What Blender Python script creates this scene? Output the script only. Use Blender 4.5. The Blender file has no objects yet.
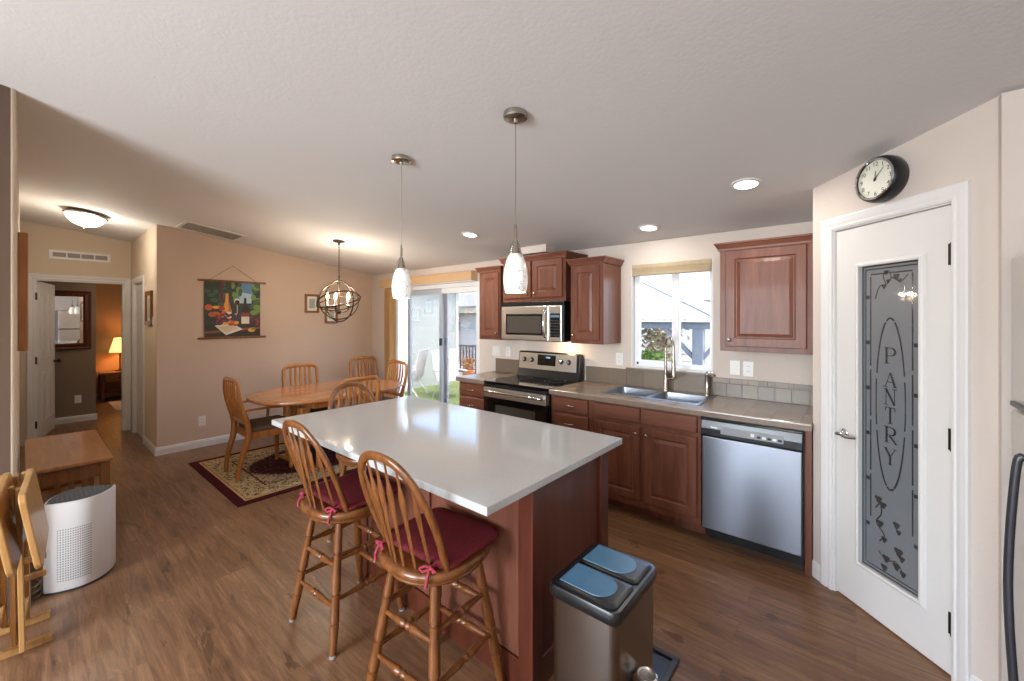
import bpy, bmesh, math, random
from mathutils import Vector, Matrix
PI = math.pi
random.seed(7)
S = bpy.context.scene
COL = S.collection
# ------------------------------------------------------------------ camera, world, lights, exposure
cam_d = bpy.data.cameras.new('camera'); cam = bpy.data.objects.new('camera', cam_d); COL.objects.link(cam)
cam_d.sensor_width = 36.0; cam_d.lens = 410.2 / 1024 * 36; cam_d.shift_y = -0.02173; cam_d.clip_start = 0.05
cam.location = (0, 0, 1.54); cam.rotation_euler = (PI / 2, 0, math.radians(39.98))
S.camera = cam
S.view_settings.view_transform = 'Standard'; S.view_settings.look = 'None'
S.view_settings.gamma = 1; S.view_settings.use_curve_mapping = False
S.view_settings.exposure = 0.0
W = bpy.data.worlds.new('sky'); S.world = W; W.use_nodes = True
_n = W.node_tree.nodes; _l = W.node_tree.links
_bg = _n['Background']; _sky = _n.new('ShaderNodeTexSky'); _sky.sky_type = 'NISHITA'; _sky.sun_disc = False
_sky.sun_elevation = math.radians(52); _sky.sun_rotation = math.radians(100); _sky.air_density = 0.8; _sky.dust_density = 2.0
_l.new(_sky.outputs[0], _bg.inputs[0]); _bg.inputs[1].default_value = 2.2
S.cycles.max_bounces = 8; S.cycles.diffuse_bounces = 5; S.cycles.glossy_bounces = 4; S.cycles.transparent_max_bounces = 12
S.cycles.use_denoising = True; S.cycles.caustics_reflective = False; S.cycles.caustics_refractive = False
S.cycles.sample_clamp_indirect = 6


def light(name, kind, loc, energy, color=(1, 1, 1), size=None, size_y=None, aim=None, portal=False, radius=None, spread=None):
    d = bpy.data.lights.new(name, kind); o = bpy.data.objects.new(name, d); COL.objects.link(o)
    o.location = loc; d.energy = energy; d.color = color
    if kind == 'AREA':
        d.shape = 'RECTANGLE'; d.size = size; d.size_y = size_y or size
        if portal: d.cycles.is_portal = True
        if spread: d.spread = spread
    if radius is not None: d.shadow_soft_size = radius
    if aim is not None: o.rotation_euler = Vector(aim).to_track_quat('-Z', 'Y').to_euler()
    return o


sun = light('sun', 'SUN', (0, 0, 6), 5.0, (1, 0.95, 0.86), aim=(-0.75, 0.25, -1.15)); sun.data.angle = 0.01
light('daylight_slider_portal', 'AREA', (-4.44, 3.72, 1.0), 1, size=1.7, size_y=2.0, aim=(0, -1, 0), portal=True)
light('daylight_kitchen_portal', 'AREA', (-1.25, 3.72, 1.56), 1, size=0.7, size_y=0.95, aim=(0, -1, 0), portal=True)
# daylight coming in through the living-room window behind the camera, plus added fill
light('daylight_living_window', 'AREA', (-1.75, -3.42, 1.45), 240, (0.88, 0.94, 1.0), size=1.9, size_y=1.5, aim=(0, 1, 0.0))
light('living_fill_light', 'AREA', (0.55, -3.42, 1.45), 45, (0.88, 0.94, 1.0), size=1.2, size_y=1.5, aim=(0, 1, 0.0))  # added fill lamp at a second, unseen rear opening

# ------------------------------------------------------------------ materials


def lin(h):
    c = [int(h[i:i + 2], 16) / 255 for i in (0, 2, 4)]
    return tuple(((x / 12.92) if x <= 0.04045 else ((x + 0.055) / 1.055) ** 2.4) for x in c) + (1.0,)


class NT:
    def __init__(s, name):
        s.m = bpy.data.materials.new(name); s.m.use_nodes = True
        s.t = s.m.node_tree; s.n = s.t.nodes; s.b = s.n['Principled BSDF']; s.out = s.n['Material Output']
        s._co = None

    def node(s, typ, **kw):
        nd = s.n.new(typ)
        for k, v in kw.items():
            if k.startswith('i_'):
                nd.inputs[k[2:].replace('_', ' ')].default_value = v
            else: setattr(nd, k, v)
        return nd

    def link(s, a, b): s.t.links.new(a, b)

    def co(s, kind='Object'):
        if s._co is None: s._co = s.n.new('ShaderNodeTexCoord')
        return s._co.outputs[kind]

    def mapped(s, scale=(1, 1, 1), rot=(0, 0, 0), kind='Object', loc=(0, 0, 0)):
        mp = s.n.new('ShaderNodeMapping'); s.link(s.co(kind), mp.inputs[0])
        mp.inputs['Scale'].default_value = scale; mp.inputs['Rotation'].default_value = rot; mp.inputs['Location'].default_value = loc
        return mp.outputs[0]

    def math(s, op, a, b=None, c=None):
        nd = s.n.new('ShaderNodeMath'); nd.operation = op
        for i, v in enumerate((a, b, c)):
            if v is None: continue
            if isinstance(v, (int, float)): nd.inputs[i].default_value = v
            else: s.link(v, nd.inputs[i])
        return nd.outputs[0]

    def mix(s, fac, a, b, mode='MIX'):
        nd = s.n.new('ShaderNodeMix'); nd.data_type = 'RGBA'; nd.blend_type = mode
        for sock, v in ((nd.inputs[0], fac), (nd.inputs[6], a), (nd.inputs[7], b)):
            if isinstance(v, (int, float, tuple)): sock.default_value = v
            else: s.link(v, sock)
        return nd.outputs[2]

    def ramp(s, fac, stops):
        nd = s.n.new('ShaderNodeValToRGB'); e = nd.color_ramp.elements
        while len(e) < len(stops): e.new(0.5)
        for i, (p, c) in enumerate(stops): e[i].position = p; e[i].color = c
        s.link(fac, nd.inputs[0]); return nd.outputs[0]

    def noise(s, vec, scale, detail=3, rough=0.55, dist=0.0):
        nd = s.n.new('ShaderNodeTexNoise'); s.link(vec, nd.inputs['Vector'])
        nd.inputs['Scale'].default_value = scale; nd.inputs['Detail'].default_value = detail
        nd.inputs['Roughness'].default_value = rough; nd.inputs['Distortion'].default_value = dist
        return nd.outputs['Fac']

    def bump(s, h, strength=0.2, dist=0.01):
        nd = s.n.new('ShaderNodeBump'); nd.inputs['Strength'].default_value = strength; nd.inputs['Distance'].default_value = dist
        s.link(h, nd.inputs['Height']); s.link(nd.outputs[0], s.b.inputs['Normal'])

    def base(s, v):
        if isinstance(v, tuple): s.b.inputs['Base Color'].default_value = v
        else: s.link(v, s.b.inputs['Base Color'])

    def props(s, rough=0.5, metal=0.0, spec=0.5, coat=0.0, coat_rough=0.08, emit=None, emit_s=0.0):
        i = s.b.inputs
        i['Roughness'].default_value = rough; i['Metallic'].default_value = metal; i['Specular IOR Level'].default_value = spec
        i['Coat Weight'].default_value = coat; i['Coat Roughness'].default_value = coat_rough
        if emit: i['Emission Color'].default_value = emit; i['Emission Strength'].default_value = emit_s
        return s


def flat(name, h, rough=0.5, metal=0.0, var=0.04, vs=12, **kw):
    """one colour with a slight mottling of its own"""
    t = NT(name); c = lin(h)
    if var:
        f = t.noise(t.co(), vs, 2)
        a = tuple(min(1, x * (1 - var)) for x in c[:3]) + (1,); b = tuple(min(1, x * (1 + var)) for x in c[:3]) + (1,)
        t.base(t.mix(f, a, b))
    else: t.base(c)
    t.props(rough, metal, **kw); return t.m


def paint(name, h, bump=0.12):
    t = NT(name); c = lin(h)
    f = t.noise(t.co(), 1.6, 2); t.base(t.mix(f, tuple(x * 0.985 for x in c[:3]) + (1,), tuple(min(1, x * 1.015) for x in c[:3]) + (1,)))
    t.props(0.75, spec=0.25); t.bump(t.noise(t.co(), 55, 3, 0.6), bump, 0.01); return t.m


def wood(name, h1, h2, scale=(14, 14, 1.5), rough=0.38, coat=0.15, amount=1.0, spec=0.4, h3=None):
    t = NT(name); v = t.mapped(scale)
    f = t.noise(v, 2.2, 4, 0.6, 0.6); g = t.noise(t.mapped(tuple(x * 4 for x in scale)), 3.0, 2, 0.6)
    c = t.ramp(f, [(0.30, lin(h1)), (0.72, lin(h2))])
    c = t.mix(t.math('MULTIPLY', g, 0.35 * amount), c, lin(h3 or h1))
    t.base(c); t.props(rough, coat=coat, spec=spec); t.bump(g, 0.05, 0.004); return t.m


def brushed(name, h='c9c6c2', rough=0.28, axis=(1, 1, 60), aniso=0.0):
    t = NT(name); f = t.noise(t.mapped(axis), 9, 2)
    c = lin(h); t.base(t.mix(f, tuple(x * 0.95 for x in c[:3]) + (1,), c))
    t.props(rough, 1.0); t.link(t.math('MULTIPLY_ADD', f, 0.05, rough - 0.025), t.b.inputs['Roughness'])
    if aniso:
        tg = t.node('ShaderNodeTangent', direction_type='RADIAL', axis='Z'); t.link(tg.outputs[0], t.b.inputs['Tangent']); t.b.inputs['Anisotropic'].default_value = aniso; t.b.inputs['Anisotropic Rotation'].default_value = 0.25
    return t.m


def emis(name, h, s):
    t = NT(name); f = t.noise(t.co(), 8, 1)
    c = lin(h); t.base(c); t.props(0.4, emit=c, emit_s=s)
    return t.m


def glass(name, refl=0.08, tint=(1, 1, 1, 1)):
    t = NT(name); t.n.remove(t.b)
    tr = t.node('ShaderNodeBsdfTransparent'); gl = t.node('ShaderNodeBsdfGlossy'); mx = t.node('ShaderNodeMixShader')
    tr.inputs[0].default_value = tint; gl.inputs['Roughness'].default_value = 0.02
    fr = t.node('ShaderNodeFresnel'); fr.inputs[0].default_value = 1.45
    t.link(t.math('MULTIPLY', fr.outputs[0], refl * 12), mx.inputs[0])
    t.link(tr.outputs[0], mx.inputs[1]); t.link(gl.outputs[0], mx.inputs[2]); t.link(mx.outputs[0], t.out.inputs[0]); return t.m


def floor_mat():
    t = NT('wood_plank_floor')
    br = t.node('ShaderNodeTexBrick', offset=0.37, squash=1.0)
    t.link(t.mapped((1, 1, 1)), br.inputs['Vector'])
    br.inputs['Color1'].default_value = (0, 0, 0, 1); br.inputs['Color2'].default_value = (1, 1, 1, 1); br.inputs['Mortar'].default_value = (0.5, 0.5, 0.5, 1)
    br.inputs['Scale'].default_value = 1.0; br.inputs['Mortar Size'].default_value = 0.0010; br.inputs['Mortar Smooth'].default_value = 0.2
    br.inputs['Bias'].default_value = 0.0; br.inputs['Brick Width'].default_value = 1.22; br.inputs['Row Height'].default_value = 0.18
    sep = t.node('ShaderNodeSeparateColor'); t.link(br.outputs['Color'], sep.inputs[0]); pid = sep.outputs[0]
    off = t.node('ShaderNodeCombineXYZ'); t.link(t.math('MULTIPLY', pid, 37.0), off.inputs[0]); t.link(t.math('MULTIPLY', pid, 19.0), off.inputs[1])
    add = t.node('ShaderNodeVectorMath', operation='ADD'); t.link(t.mapped((0.9, 9.5, 1)), add.inputs[0]); t.link(off.outputs[0], add.inputs[1])
    f = t.noise(add.outputs[0], 1.7, 5, 0.62, 1.4)
    add2 = t.node('ShaderNodeVectorMath', operation='ADD'); t.link(t.mapped((3, 70, 1)), add2.inputs[0]); t.link(off.outputs[0], add2.inputs[1])
    g = t.noise(add2.outputs[0], 1.0, 3, 0.6)
    c = t.ramp(f, [(0.25, lin('4a3020')), (0.42, lin('7a563c')), (0.58, lin('946c4d')), (0.80, lin('b88f6b'))])
    c = t.mix(t.math('MULTIPLY', t.math('POWER', g, 1.5), 0.95), c, lin('4d3323'))
    c = t.mix(t.math('MULTIPLY', pid, 0.20), c, lin('a5835f'))
    c = t.mix(t.math('MULTIPLY', br.outputs['Fac'], 0.6), c, lin('4a362b'))
    ring = t.math('FRACT', t.math('MULTIPLY', f, 9.0)); ring = t.math('POWER', ring, 3.0)
    c = t.mix(t.math('MULTIPLY', ring, 0.42), c, lin('4a3327'))
    kn = t.math('GREATER_THAN', t.noise(t.mapped((1.6, 6, 1), loc=(3, 5, 0)), 1.6, 3, 0.6, 0.8), 0.645)
    c = t.mix(t.math('MULTIPLY', kn, 0.5), c, lin('3a2417'))
    t.base(c); t.props(0.34, spec=0.45); t.link(t.math('MULTIPLY_ADD', g, 0.14, 0.27), t.b.inputs['Roughness'])
    t.bump(t.math('SUBTRACT', t.math('MULTIPLY', g, 0.3), t.math('MULTIPLY', br.outputs['Fac'], 1.0)), 0.18, 0.003); return t.m


def tile_mat(name, h1, h2, grout, w=0.152, rh=0.152, vec=None, rough=0.3, msize=0.0022, contrast=1.0):
    t = NT(name); br = t.node('ShaderNodeTexBrick', offset=0.0)
    v = t.mapped((1, 1, 1)) if vec is None else t.mapped((1, 1, 1), vec)
    t.link(v, br.inputs['Vector'])
    br.inputs['Color1'].default_value = lin(h1); br.inputs['Color2'].default_value = lin(h2); br.inputs['Mortar'].default_value = lin(grout)
    br.inputs['Scale'].default_value = 1.0; br.inputs['Mortar Size'].default_value = msize; br.inputs['Brick Width'].default_value = w; br.inputs['Row Height'].default_value = rh
    n = t.noise(t.co(), 22, 4, 0.65)
    c = t.mix(t.math('MULTIPLY', n, 0.55 * contrast), br.outputs['Color'], lin(h2))
    t.base(c); t.props(rough, coat=0.1); t.bump(br.outputs['Fac'], -0.25, 0.003); return t.m


def quartz_mat():
    t = NT('pale_quartz'); n = t.noise(t.co(), 160, 3, 0.6); m = t.noise(t.co(), 5, 3, 0.6)
    c = t.ramp(n, [(0.3, lin('b2b3b3')), (0.55, lin('bcbebe')), (0.75, lin('c4c5c5'))])
    c = t.mix(t.math('MULTIPLY', m, 0.30), c, lin('aeb0af'))
    t.base(c); t.props(0.09, spec=0.6); return t.m


def rug_mat(w, l):
    t = NT('patterned_rug'); sp = t.node('ShaderNodeSeparateXYZ'); t.link(t.co(), sp.inputs[0])
    ex = t.math('SUBTRACT', w / 2, t.math('ABSOLUTE', sp.outputs[0])); ey = t.math('SUBTRACT', l / 2, t.math('ABSOLUTE', sp.outputs[1]))
    e = t.math('MINIMUM', ex, ey)
    vo = t.node('ShaderNodeTexVoronoi'); t.link(t.co(), vo.inputs['Vector']); vo.inputs['Scale'].default_value = 26
    nz = t.noise(t.co(), 30, 3, 0.6, 1.6)
    fl = t.math('GREATER_THAN', nz, 0.535)
    fl2 = t.math('LESS_THAN', vo.outputs['Distance'], 0.30)
    field = t.mix(fl, lin('b59f7b'), lin('46322b')); field = t.mix(t.math('MULTIPLY', fl2, 0.6), field, lin('d0bd95'))
    bandin = t.mix(fl, lin('bfa982'), lin('574838')); bandin = t.mix(t.math('MULTIPLY', fl2, 0.5), bandin, lin('8c7a52'))
    # medallion
    r = t.math('ADD', t.math('POWER', t.math('DIVIDE', sp.outputs[0], 0.50), 2.0), t.math('POWER', t.math('DIVIDE', sp.outputs[1], 0.86), 2.0))
    r = t.math('ADD', r, t.math('MULTIPLY', nz, 0.8))
    med = t.math('LESS_THAN', r, 1.35)
    inner = t.mix(t.math('MULTIPLY', fl, 0.85), lin('4b2026'), lin('1f1414')); inner = t.mix(t.math('MULTIPLY', fl2, 0.30), inner, lin('8f6a4c'))
    field = t.mix(med, field, inner)
    c = t.mix(t.math('LESS_THAN', e, 0.31), field, bandin)
    c = t.mix(t.math('LESS_THAN', t.math('ABSOLUTE', t.math('SUBTRACT', e, 0.31)), 0.008), c, lin('5a3a30'))
    c = t.mix(t.math('LESS_THAN', e, 0.115), c, lin('c6a876')); c = t.mix(t.math('LESS_THAN', t.math('ABSOLUTE', t.math('SUBTRACT', e, 0.095)), 0.012), c, t.mix(fl2, lin('b08a5a'), lin('6b3a32')))
    c = t.mix(t.math('LESS_THAN', e, 0.072), c, lin('47161f'))
    t.base(c); t.props(0.95, spec=0.1); t.bump(t.noise(t.co(), 300, 2), 0.3, 0.004); return t.m


def cloth(name, h1, h2, sc=60, rough=0.9):
    t = NT(name); n = t.noise(t.co(), sc, 3, 0.7)
    t.base(t.mix(n, lin(h1), lin(h2))); t.props(rough, spec=0.15); t.bump(n, 0.2, 0.003); return t.m


def art_glass():
    t = NT('art_glass_shade'); n = t.noise(t.mapped((1, 1, 0.7)), 7, 3, 0.6, 2.5)
    line = t.math('LESS_THAN', t.math('ABSOLUTE', t.math('SUBTRACT', n, 0.53)), 0.012)
    c = t.mix(line, lin('f0eee8'), lin('a9aeb6')); t.base(c); t.props(0.15, coat=0.5)
    t.link(c, t.b.inputs['Emission Color']); t.b.inputs['Emission Strength'].default_value = 0.28; return t.m


def grass_mat():
    t = NT('lawn_green'); n = t.noise(t.co(), 14, 4, 0.7); t.base(t.mix(n, lin('5d6f47'), lin('81905f'))); t.props(0.9, spec=0.1); return t.m


M = {}
M['ceil'] = paint('white_ceiling_texture', 'dcdad8', 0.10)
M['wall_k'] = paint('warm_white_wall', 'cfc3b9')
M['wall_d'] = paint('tan_dining_wall', 'ccb5a1')
M['wall_h'] = paint('cream_hall_wall', 'd0bfa9')
M['wall_l'] = paint('shaded_corner_wall', '5d4b3e')  # darkened colour stands in for the unlit side of the wall
M['taupe'] = paint('taupe_bedroom_wall', '8a7663')
M['orange'] = paint('tan_bedroom_wall', 'bf9670')
M['trim'] = flat('white_trim_paint', 'dcdad8', 0.42, var=0.015)
M['door'] = flat('white_door_paint', 'd6d3cf', 0.45, var=0.015)
M['floor'] = floor_mat()
M['cherry'] = wood('cherry_cabinet_wood', '633a2b', '82523f', (10, 10, 1.1), 0.42, 0.05, 0.8, 0.30)
M['cherry_h'] = wood('cherry_cabinet_wood_across', '633a2b', '82523f', (1.1, 10, 10), 0.42, 0.05, 0.8, 0.30)
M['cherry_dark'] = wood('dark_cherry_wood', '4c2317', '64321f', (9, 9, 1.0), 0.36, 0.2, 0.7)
M['oak'] = wood('golden_oak', '9a5f2c', 'c08142', (16, 16, 2.0), 0.35, 0.2, 0.8)
M['oak_dark'] = wood('honey_oak_stool', '5f371b', '8a5529', (18, 18, 2.0), 0.28, 0.35, 0.8)
M['oak_table'] = wood('oak_table_top', '9c6236', 'bd8152', (12, 1.3, 12), 0.26, 0.35, 0.6)
M['pine'] = wood('pale_tray_wood', 'a87c46', 'c79c63', (14, 14, 1.5), 0.4, 0.15, 0.6)
M['walnut'] = wood('brown_console_wood', '6f431f', '93602f', (12, 12, 1.2), 0.33, 0.3, 0.7)
M['walnut_top'] = wood('console_top_wood', '94623b', 'b5804f', (1.2, 12, 12), 0.30, 0.3, 0.7)
M['steel'] = brushed('brushed_steel', 'dddad5', 0.33, (2, 2, 220))
M['steel_v'] = brushed('brushed_steel_across', '868a93', 0.30, (2, 2, 220), 0.75)
M['steel_bin'] = brushed('bin_steel', '867d75', 0.26, (2, 2, 220), 0.6)
M['sinksteel'] = brushed('sink_steel', '9fa3aa', 0.30, (20, 1, 1))
M['chrome'] = flat('polished_chrome', 'd8d8d8', 0.1, 1.0, 0.02)
M['nickel'] = flat('brushed_nickel', 'b0a89c', 0.26, 1.0, 0.04)
M['bronze'] = flat('dark_bronze_metal', '33291f', 0.42, 0.8, 0.08)
M['black'] = flat('black_plastic', '17181a', 0.28, var=0.05)
M['blackglass'] = flat('black_glass', '0b0b0d', 0.06, var=0.0, coat=0.5)
M['ovenglass'] = flat('smoky_oven_glass', '4a4541', 0.08, var=0.1, coat=0.6)
M['blueinset'] = flat('pale_blue_inset', '4f7896', 0.22, var=.12, vs=9, spec=.6)  # blue base colour for the bin lid insets
M['stripgrey'] = flat('grey_control_print', '8e9094', 0.4)
M['darkgrey'] = flat('dark_grey_plastic', '34363a', 0.35)
M['white'] = flat('white_plastic', 'e2e0dc', 0.35, var=0.01)
M['greyhole'] = flat('grey_perforation', '8b8784', 0.6)
M['slate'] = flat('slate_blue_grille', '2e3c4c', 0.5)
M['quartz'] = quartz_mat()
M['counter'] = tile_mat('taupe_counter_tile', '8b7867', '9a8674', '75665a', 0.152, 0.152, None, 0.24)
M['tile'] = tile_mat('taupe_wall_tile', '6f6459', '857868', '5d544a', 0.11, 0.105, (PI / 2, 0, 0), 0.3, 0.002)
M['tile_lo'] = tile_mat('mottled_brown_tile', '6a5d50', '857766', '5f564c', 0.30, 0.30, (PI / 2, 0, 0), 0.32, 0.001)
M['red'] = cloth('burgundy_cloth', '561a20', '7e3036', 90)
M['redtie'] = cloth('rose_tie_ribbon', '8a2a38', 'a64854', 90)
M['seatcloth'] = cloth('brown_seat_cloth', '5b4a3c', '74614f', 80)
M['tan_blind'] = cloth('tan_blind_cloth', 'ab987c', 'bfad90', 20)
M['vblind'] = cloth('tan_blind_slats', 'a98458', 'bb9668', 10)
M['valance'] = flat('tan_valance', 'c9a57c', 0.6)
M['alu'] = flat('blue_grey_vinyl_frame', 'b4bcc4', 0.4, 0.0, 0.02)
M['vinyl'] = flat('white_vinyl_frame', 'e6e8ea', 0.35, var=0.01)
M['glass'] = glass('clear_window_glass', 0.06)
M['grille'] = flat('vent_grille_grey', '9f968f', 0.6)
M['emit_can'] = emis('lit_recessed_lens', 'fff6e8', 6.0)
M['emit_bulb'] = emis('lit_candle_bulb', 'ffd9a0', 14.0)
M['emit_flush'] = emis('lit_alabaster_bowl', 'fff4e0', 1.5)
M['emit_shade'] = emis('lit_lamp_shade', 'ffd68a', 1.5)
M['artglass'] = art_glass()
M['frost'] = flat('frosted_pane', '6d7277', 0.32, var=0.05, coat=1.0, coat_rough=0.03, spec=0.6)
M['clearetch'] = flat('clear_etched_lines', '303236', 0.12, var=0.1, coat=1.0, coat_rough=0.03)
M['leading'] = flat('dark_pane_border', '43464a', 0.25, var=0.1, coat=1.0, coat_rough=0.03)
M['dial'] = flat('ivory_clock_dial', 'd9d8c8', 0.4, var=0.02)
M['ink'] = flat('black_ink', '141414', 0.5, var=0.0)
M['mirror'] = flat('mirror_glass', 'e8e8e8', 0.02, 1.0, 0.0)
M['grass'] = grass_mat()
M['siding'] = flat('pale_siding_paint', '8f9894', 0.6, var=0.02)
M['siding2'] = flat('cream_siding_paint', 'b0aea6', 0.6, var=0.02)
M['fascia'] = flat('cream_fascia_paint', 'b3a98c', 0.6, var=0.02)
M['shingle'] = tile_mat('grey_roof_shingle', '85827e', '94908c', '6b6865', 0.3, 0.14, None, 0.9, 0.006)
M['rail'] = flat('black_railing_metal', '2c2c2e', 0.5)
M['bluegrey'] = wood('blue_grey_painted_beam', '4c5358', '5a6268', (6, 6, 6), 0.6, 0.0, 0.4)
M['leaf'] = cloth('green_leaf', '4a6329', '6f8b45', 30, 0.6)
M['leaf_y'] = cloth('dry_leaf', '7f7b62', '9c9276', 30, 0.7)
M['terracotta'] = flat('terracotta_clay', 'b5714a', 0.8)
M['lawnweb'] = cloth('white_sling_cloth', 'a8a8a8', 'bcbcbc', 60)
M['concrete'] = flat('pale_concrete', '98948e', 0.9, var=0.08)

# ------------------------------------------------------------------ mesh builder


class B:
    def __init__(s): s.bm = bmesh.new(); s.mi = 0

    def _f(s, vs):
        try:
            f = s.bm.faces.new(vs); f.material_index = s.mi; return f
        except ValueError: return None

    def v(s, p): return s.bm.verts.new(p)

    def box(s, x0, x1, y0, y1, z0, z1, rot=None, piv=None):
        c = [Vector((x, y, z)) for z in (z0, z1) for y in (y0, y1) for x in (x0, x1)]
        if rot is not None:
            p = Vector(piv) if piv is not None else Vector(((x0 + x1) / 2, (y0 + y1) / 2, (z0 + z1) / 2))
            c = [p + rot @ (q - p) for q in c]
        v = [s.v(q) for q in c]
        for q in ((0, 2, 3, 1), (4, 5, 7, 6), (0, 1, 5, 4), (2, 6, 7, 3), (0, 4, 6, 2), (1, 3, 7, 5)): s._f([v[i] for i in q])
        return s

    def bar(s, p0, p1, w, h, up=(0, 0, 1)):
        p0 = Vector(p0); p1 = Vector(p1); d = (p1 - p0).normalized(); u = Vector(up)
        if abs(d.dot(u)) > 0.99: u = Vector((0, 1, 0))
        a = d.cross(u).normalized() * (w / 2); b = a.cross(d).normalized() * (h / 2)
        r = [[s.v(p + sa * a + sb * b) for sa, sb in ((-1, -1), (1, -1), (1, 1), (-1, 1))] for p in (p0, p1)]
        for i in range(4): s._f([r[0][i], r[0][(i + 1) % 4], r[1][(i + 1) % 4], r[1][i]])
        s._f(r[0][::-1]); s._f(r[1]); return s

    def rings(s, rings, cap0=True, cap1=True, closed=False):
        n = len(rings[0]); vs = [[s.v(p) for p in r] for r in rings]
        m = len(vs)
        for i in range(m if closed else m - 1):
            a = vs[i]; b = vs[(i + 1) % m]
            for j in range(n): s._f([a[j], a[(j + 1) % n], b[(j + 1) % n], b[j]])
        if not closed:
            if cap0: s._f(vs[0][::-1])
            if cap1: s._f(vs[-1])
        return s

    def tube(s, pts, r, n=8, closed=False, flat=None, up=None):
        pts = [Vector(p) for p in pts]; m = len(pts); R = []
        nrm = None
        for i, p in enumerate(pts):
            if closed: d = (pts[(i + 1) % m] - pts[i - 1]).normalized()
            else: d = (pts[min(i + 1, m - 1)] - pts[max(i - 1, 0)]).normalized()
            if up is not None:
                a = Vector(up) - d * d.dot(Vector(up)); a.normalize()
            elif nrm is None:
                a = d.orthogonal().normalized()
            else:
                a = nrm - d * nrm.dot(d)
                a = a.normalized() if a.length > 1e-6 else d.orthogonal().normalized()
            nrm = a; b = d.cross(a)
            rr = r[i] if isinstance(r, (list, tuple)) else r
            fx, fy = (rr, rr) if flat is None else (rr * flat[0], rr * flat[1])
            R.append([p + a * (fx * math.cos(2 * PI * k / n)) + b * (fy * math.sin(2 * PI * k / n)) for k in range(n)])
        return s.rings(R, closed=closed)

    def turned(s, p0, p1, prof, n=12):
        """a round turned member: prof is [(t along 0..1, radius)]"""
        p0 = Vector(p0); p1 = Vector(p1); d = p1 - p0; a = d.orthogonal().normalized(); b = d.normalized().cross(a)
        return s.rings([[p0 + d * t + (a * math.cos(2 * PI * k / n) + b * math.sin(2 * PI * k / n)) * r for k in range(n)] for t, r in prof])

    def lathe(s, prof, c=(0, 0, 0), n=28, cap0=True, cap1=True, ax=None):
        c = Vector(c)
        Mx = Matrix.Identity(3) if ax is None else Vector(ax).to_track_quat('Z', 'Y').to_matrix()
        return s.rings([[c + Mx @ Vector((r * math.cos(2 * PI * k / n), r * math.sin(2 * PI * k / n), z)) for k in range(n)] for r, z in prof], cap0, cap1)

    def cyl(s, p0, p1, r, n=16, r1=None): return s.turned(p0, p1, [(0, r), (1, r if r1 is None else r1)], n)

    def prism(s, poly, a0, a1, ax='z'):
        def P(u, w, t): return {'z': (u, w, t), 'y': (u, t, w), 'x': (t, u, w)}[ax]
        return s.rings([[P(u, w, a0) for u, w in poly], [P(u, w, a1) for u, w in poly]])

    def poly(s, pts): s._f([s.v(p) for p in pts]); return s

    def sphere(s, c, r, sc=(1, 1, 1), n=14, m=9):
        c = Vector(c); R = []
        for i in range(1, m):
            a = PI * i / m
            R.append([c + Vector((r * sc[0] * math.sin(a) * math.cos(2 * PI * k / n), r * sc[1] * math.sin(a) * math.sin(2 * PI * k / n), -r * sc[2] * math.cos(a))) for k in range(n)])
        return s.rings(R)

    def panel(s, x0, x1, z0, z1, y, t=0.02, frame=0.055, raised=True, bottom=None):
        """raised-panel door or drawer front in the XZ plane, its face towards -y"""
        def rect(i, d): return [(x0 + i, y - d, z0 + i), (x1 - i, y - d, z0 + i), (x1 - i, y - d, z1 - i), (x0 + i, y - d, z1 - i)]
        if raised:
            L = [(0, 0), (0, t - 0.004), (0.004, t), (frame, t), (frame + 0.008, t - 0.008), (frame + 0.014, t - 0.008), (frame + 0.036, t - 0.001)]
        else:
            L = [(0, 0), (0, t - 0.005), (0.006, t), (0.012, t)]
        return s.rings([rect(i, d) for i, d in L], True, True)

    def done(s, name, mats, parent=None, bevel=0, smooth=0, segs=2, loc=None):
        bmesh.ops.recalc_face_normals(s.bm, faces=s.bm.faces[:])
        me = bpy.data.meshes.new(name); s.bm.to_mesh(me); s.bm.free()
        for m in (mats if isinstance(mats, (list, tuple)) else [mats]): me.materials.append(M[m] if isinstance(m, str) else m)
        if smooth:
            for p in me.polygons: p.use_smooth = True
            me.set_sharp_from_angle(angle=math.radians(smooth))
        o = bpy.data.objects.new(name, me); COL.objects.link(o)
        if bevel:
            md = o.modifiers.new('bevel', 'BEVEL'); md.width = bevel; md.segments = segs; md.limit_method = 'ANGLE'; md.angle_limit = math.radians(40)
        if parent is not None: o.parent = parent
        if loc is not None: o.location = loc
        return o


def tag(o, label, cat, group=None):
    o['label'] = label; o['category'] = cat
    if group: o['group'] = group
    return o


def thing(name, label, cat, loc=(0, 0, 0), rz=0.0, group=None):
    o = bpy.data.objects.new(name, None); COL.objects.link(o); o.location = loc; o.rotation_euler = (0, 0, rz); o.empty_display_size = 0.1
    return tag(o, label, cat, group)


def struct(o): o['kind'] = 'structure'; return o


def sroot(name, loc=(0, 0, 0), rz=0.0):
    o = bpy.data.objects.new(name, None); COL.objects.link(o); o.location = loc; o.rotation_euler = (0, 0, rz); o.empty_display_size = 0.1
    return struct(o)


def copy_tree(o, parent=None):
    c = o.copy(); COL.objects.link(c); c.parent = parent
    for ch in list(o.children): copy_tree(ch, c)
    return c


def circ(r, n, a0=0, a1=2 * PI, c=(0, 0)): return [(c[0] + r * math.cos(a0 + (a1 - a0) * i / n), c[1] + r * math.sin(a0 + (a1 - a0) * i / n)) for i in range(n + (0 if abs(a1 - a0 - 2 * PI) < 1e-6 else 1))]


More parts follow.
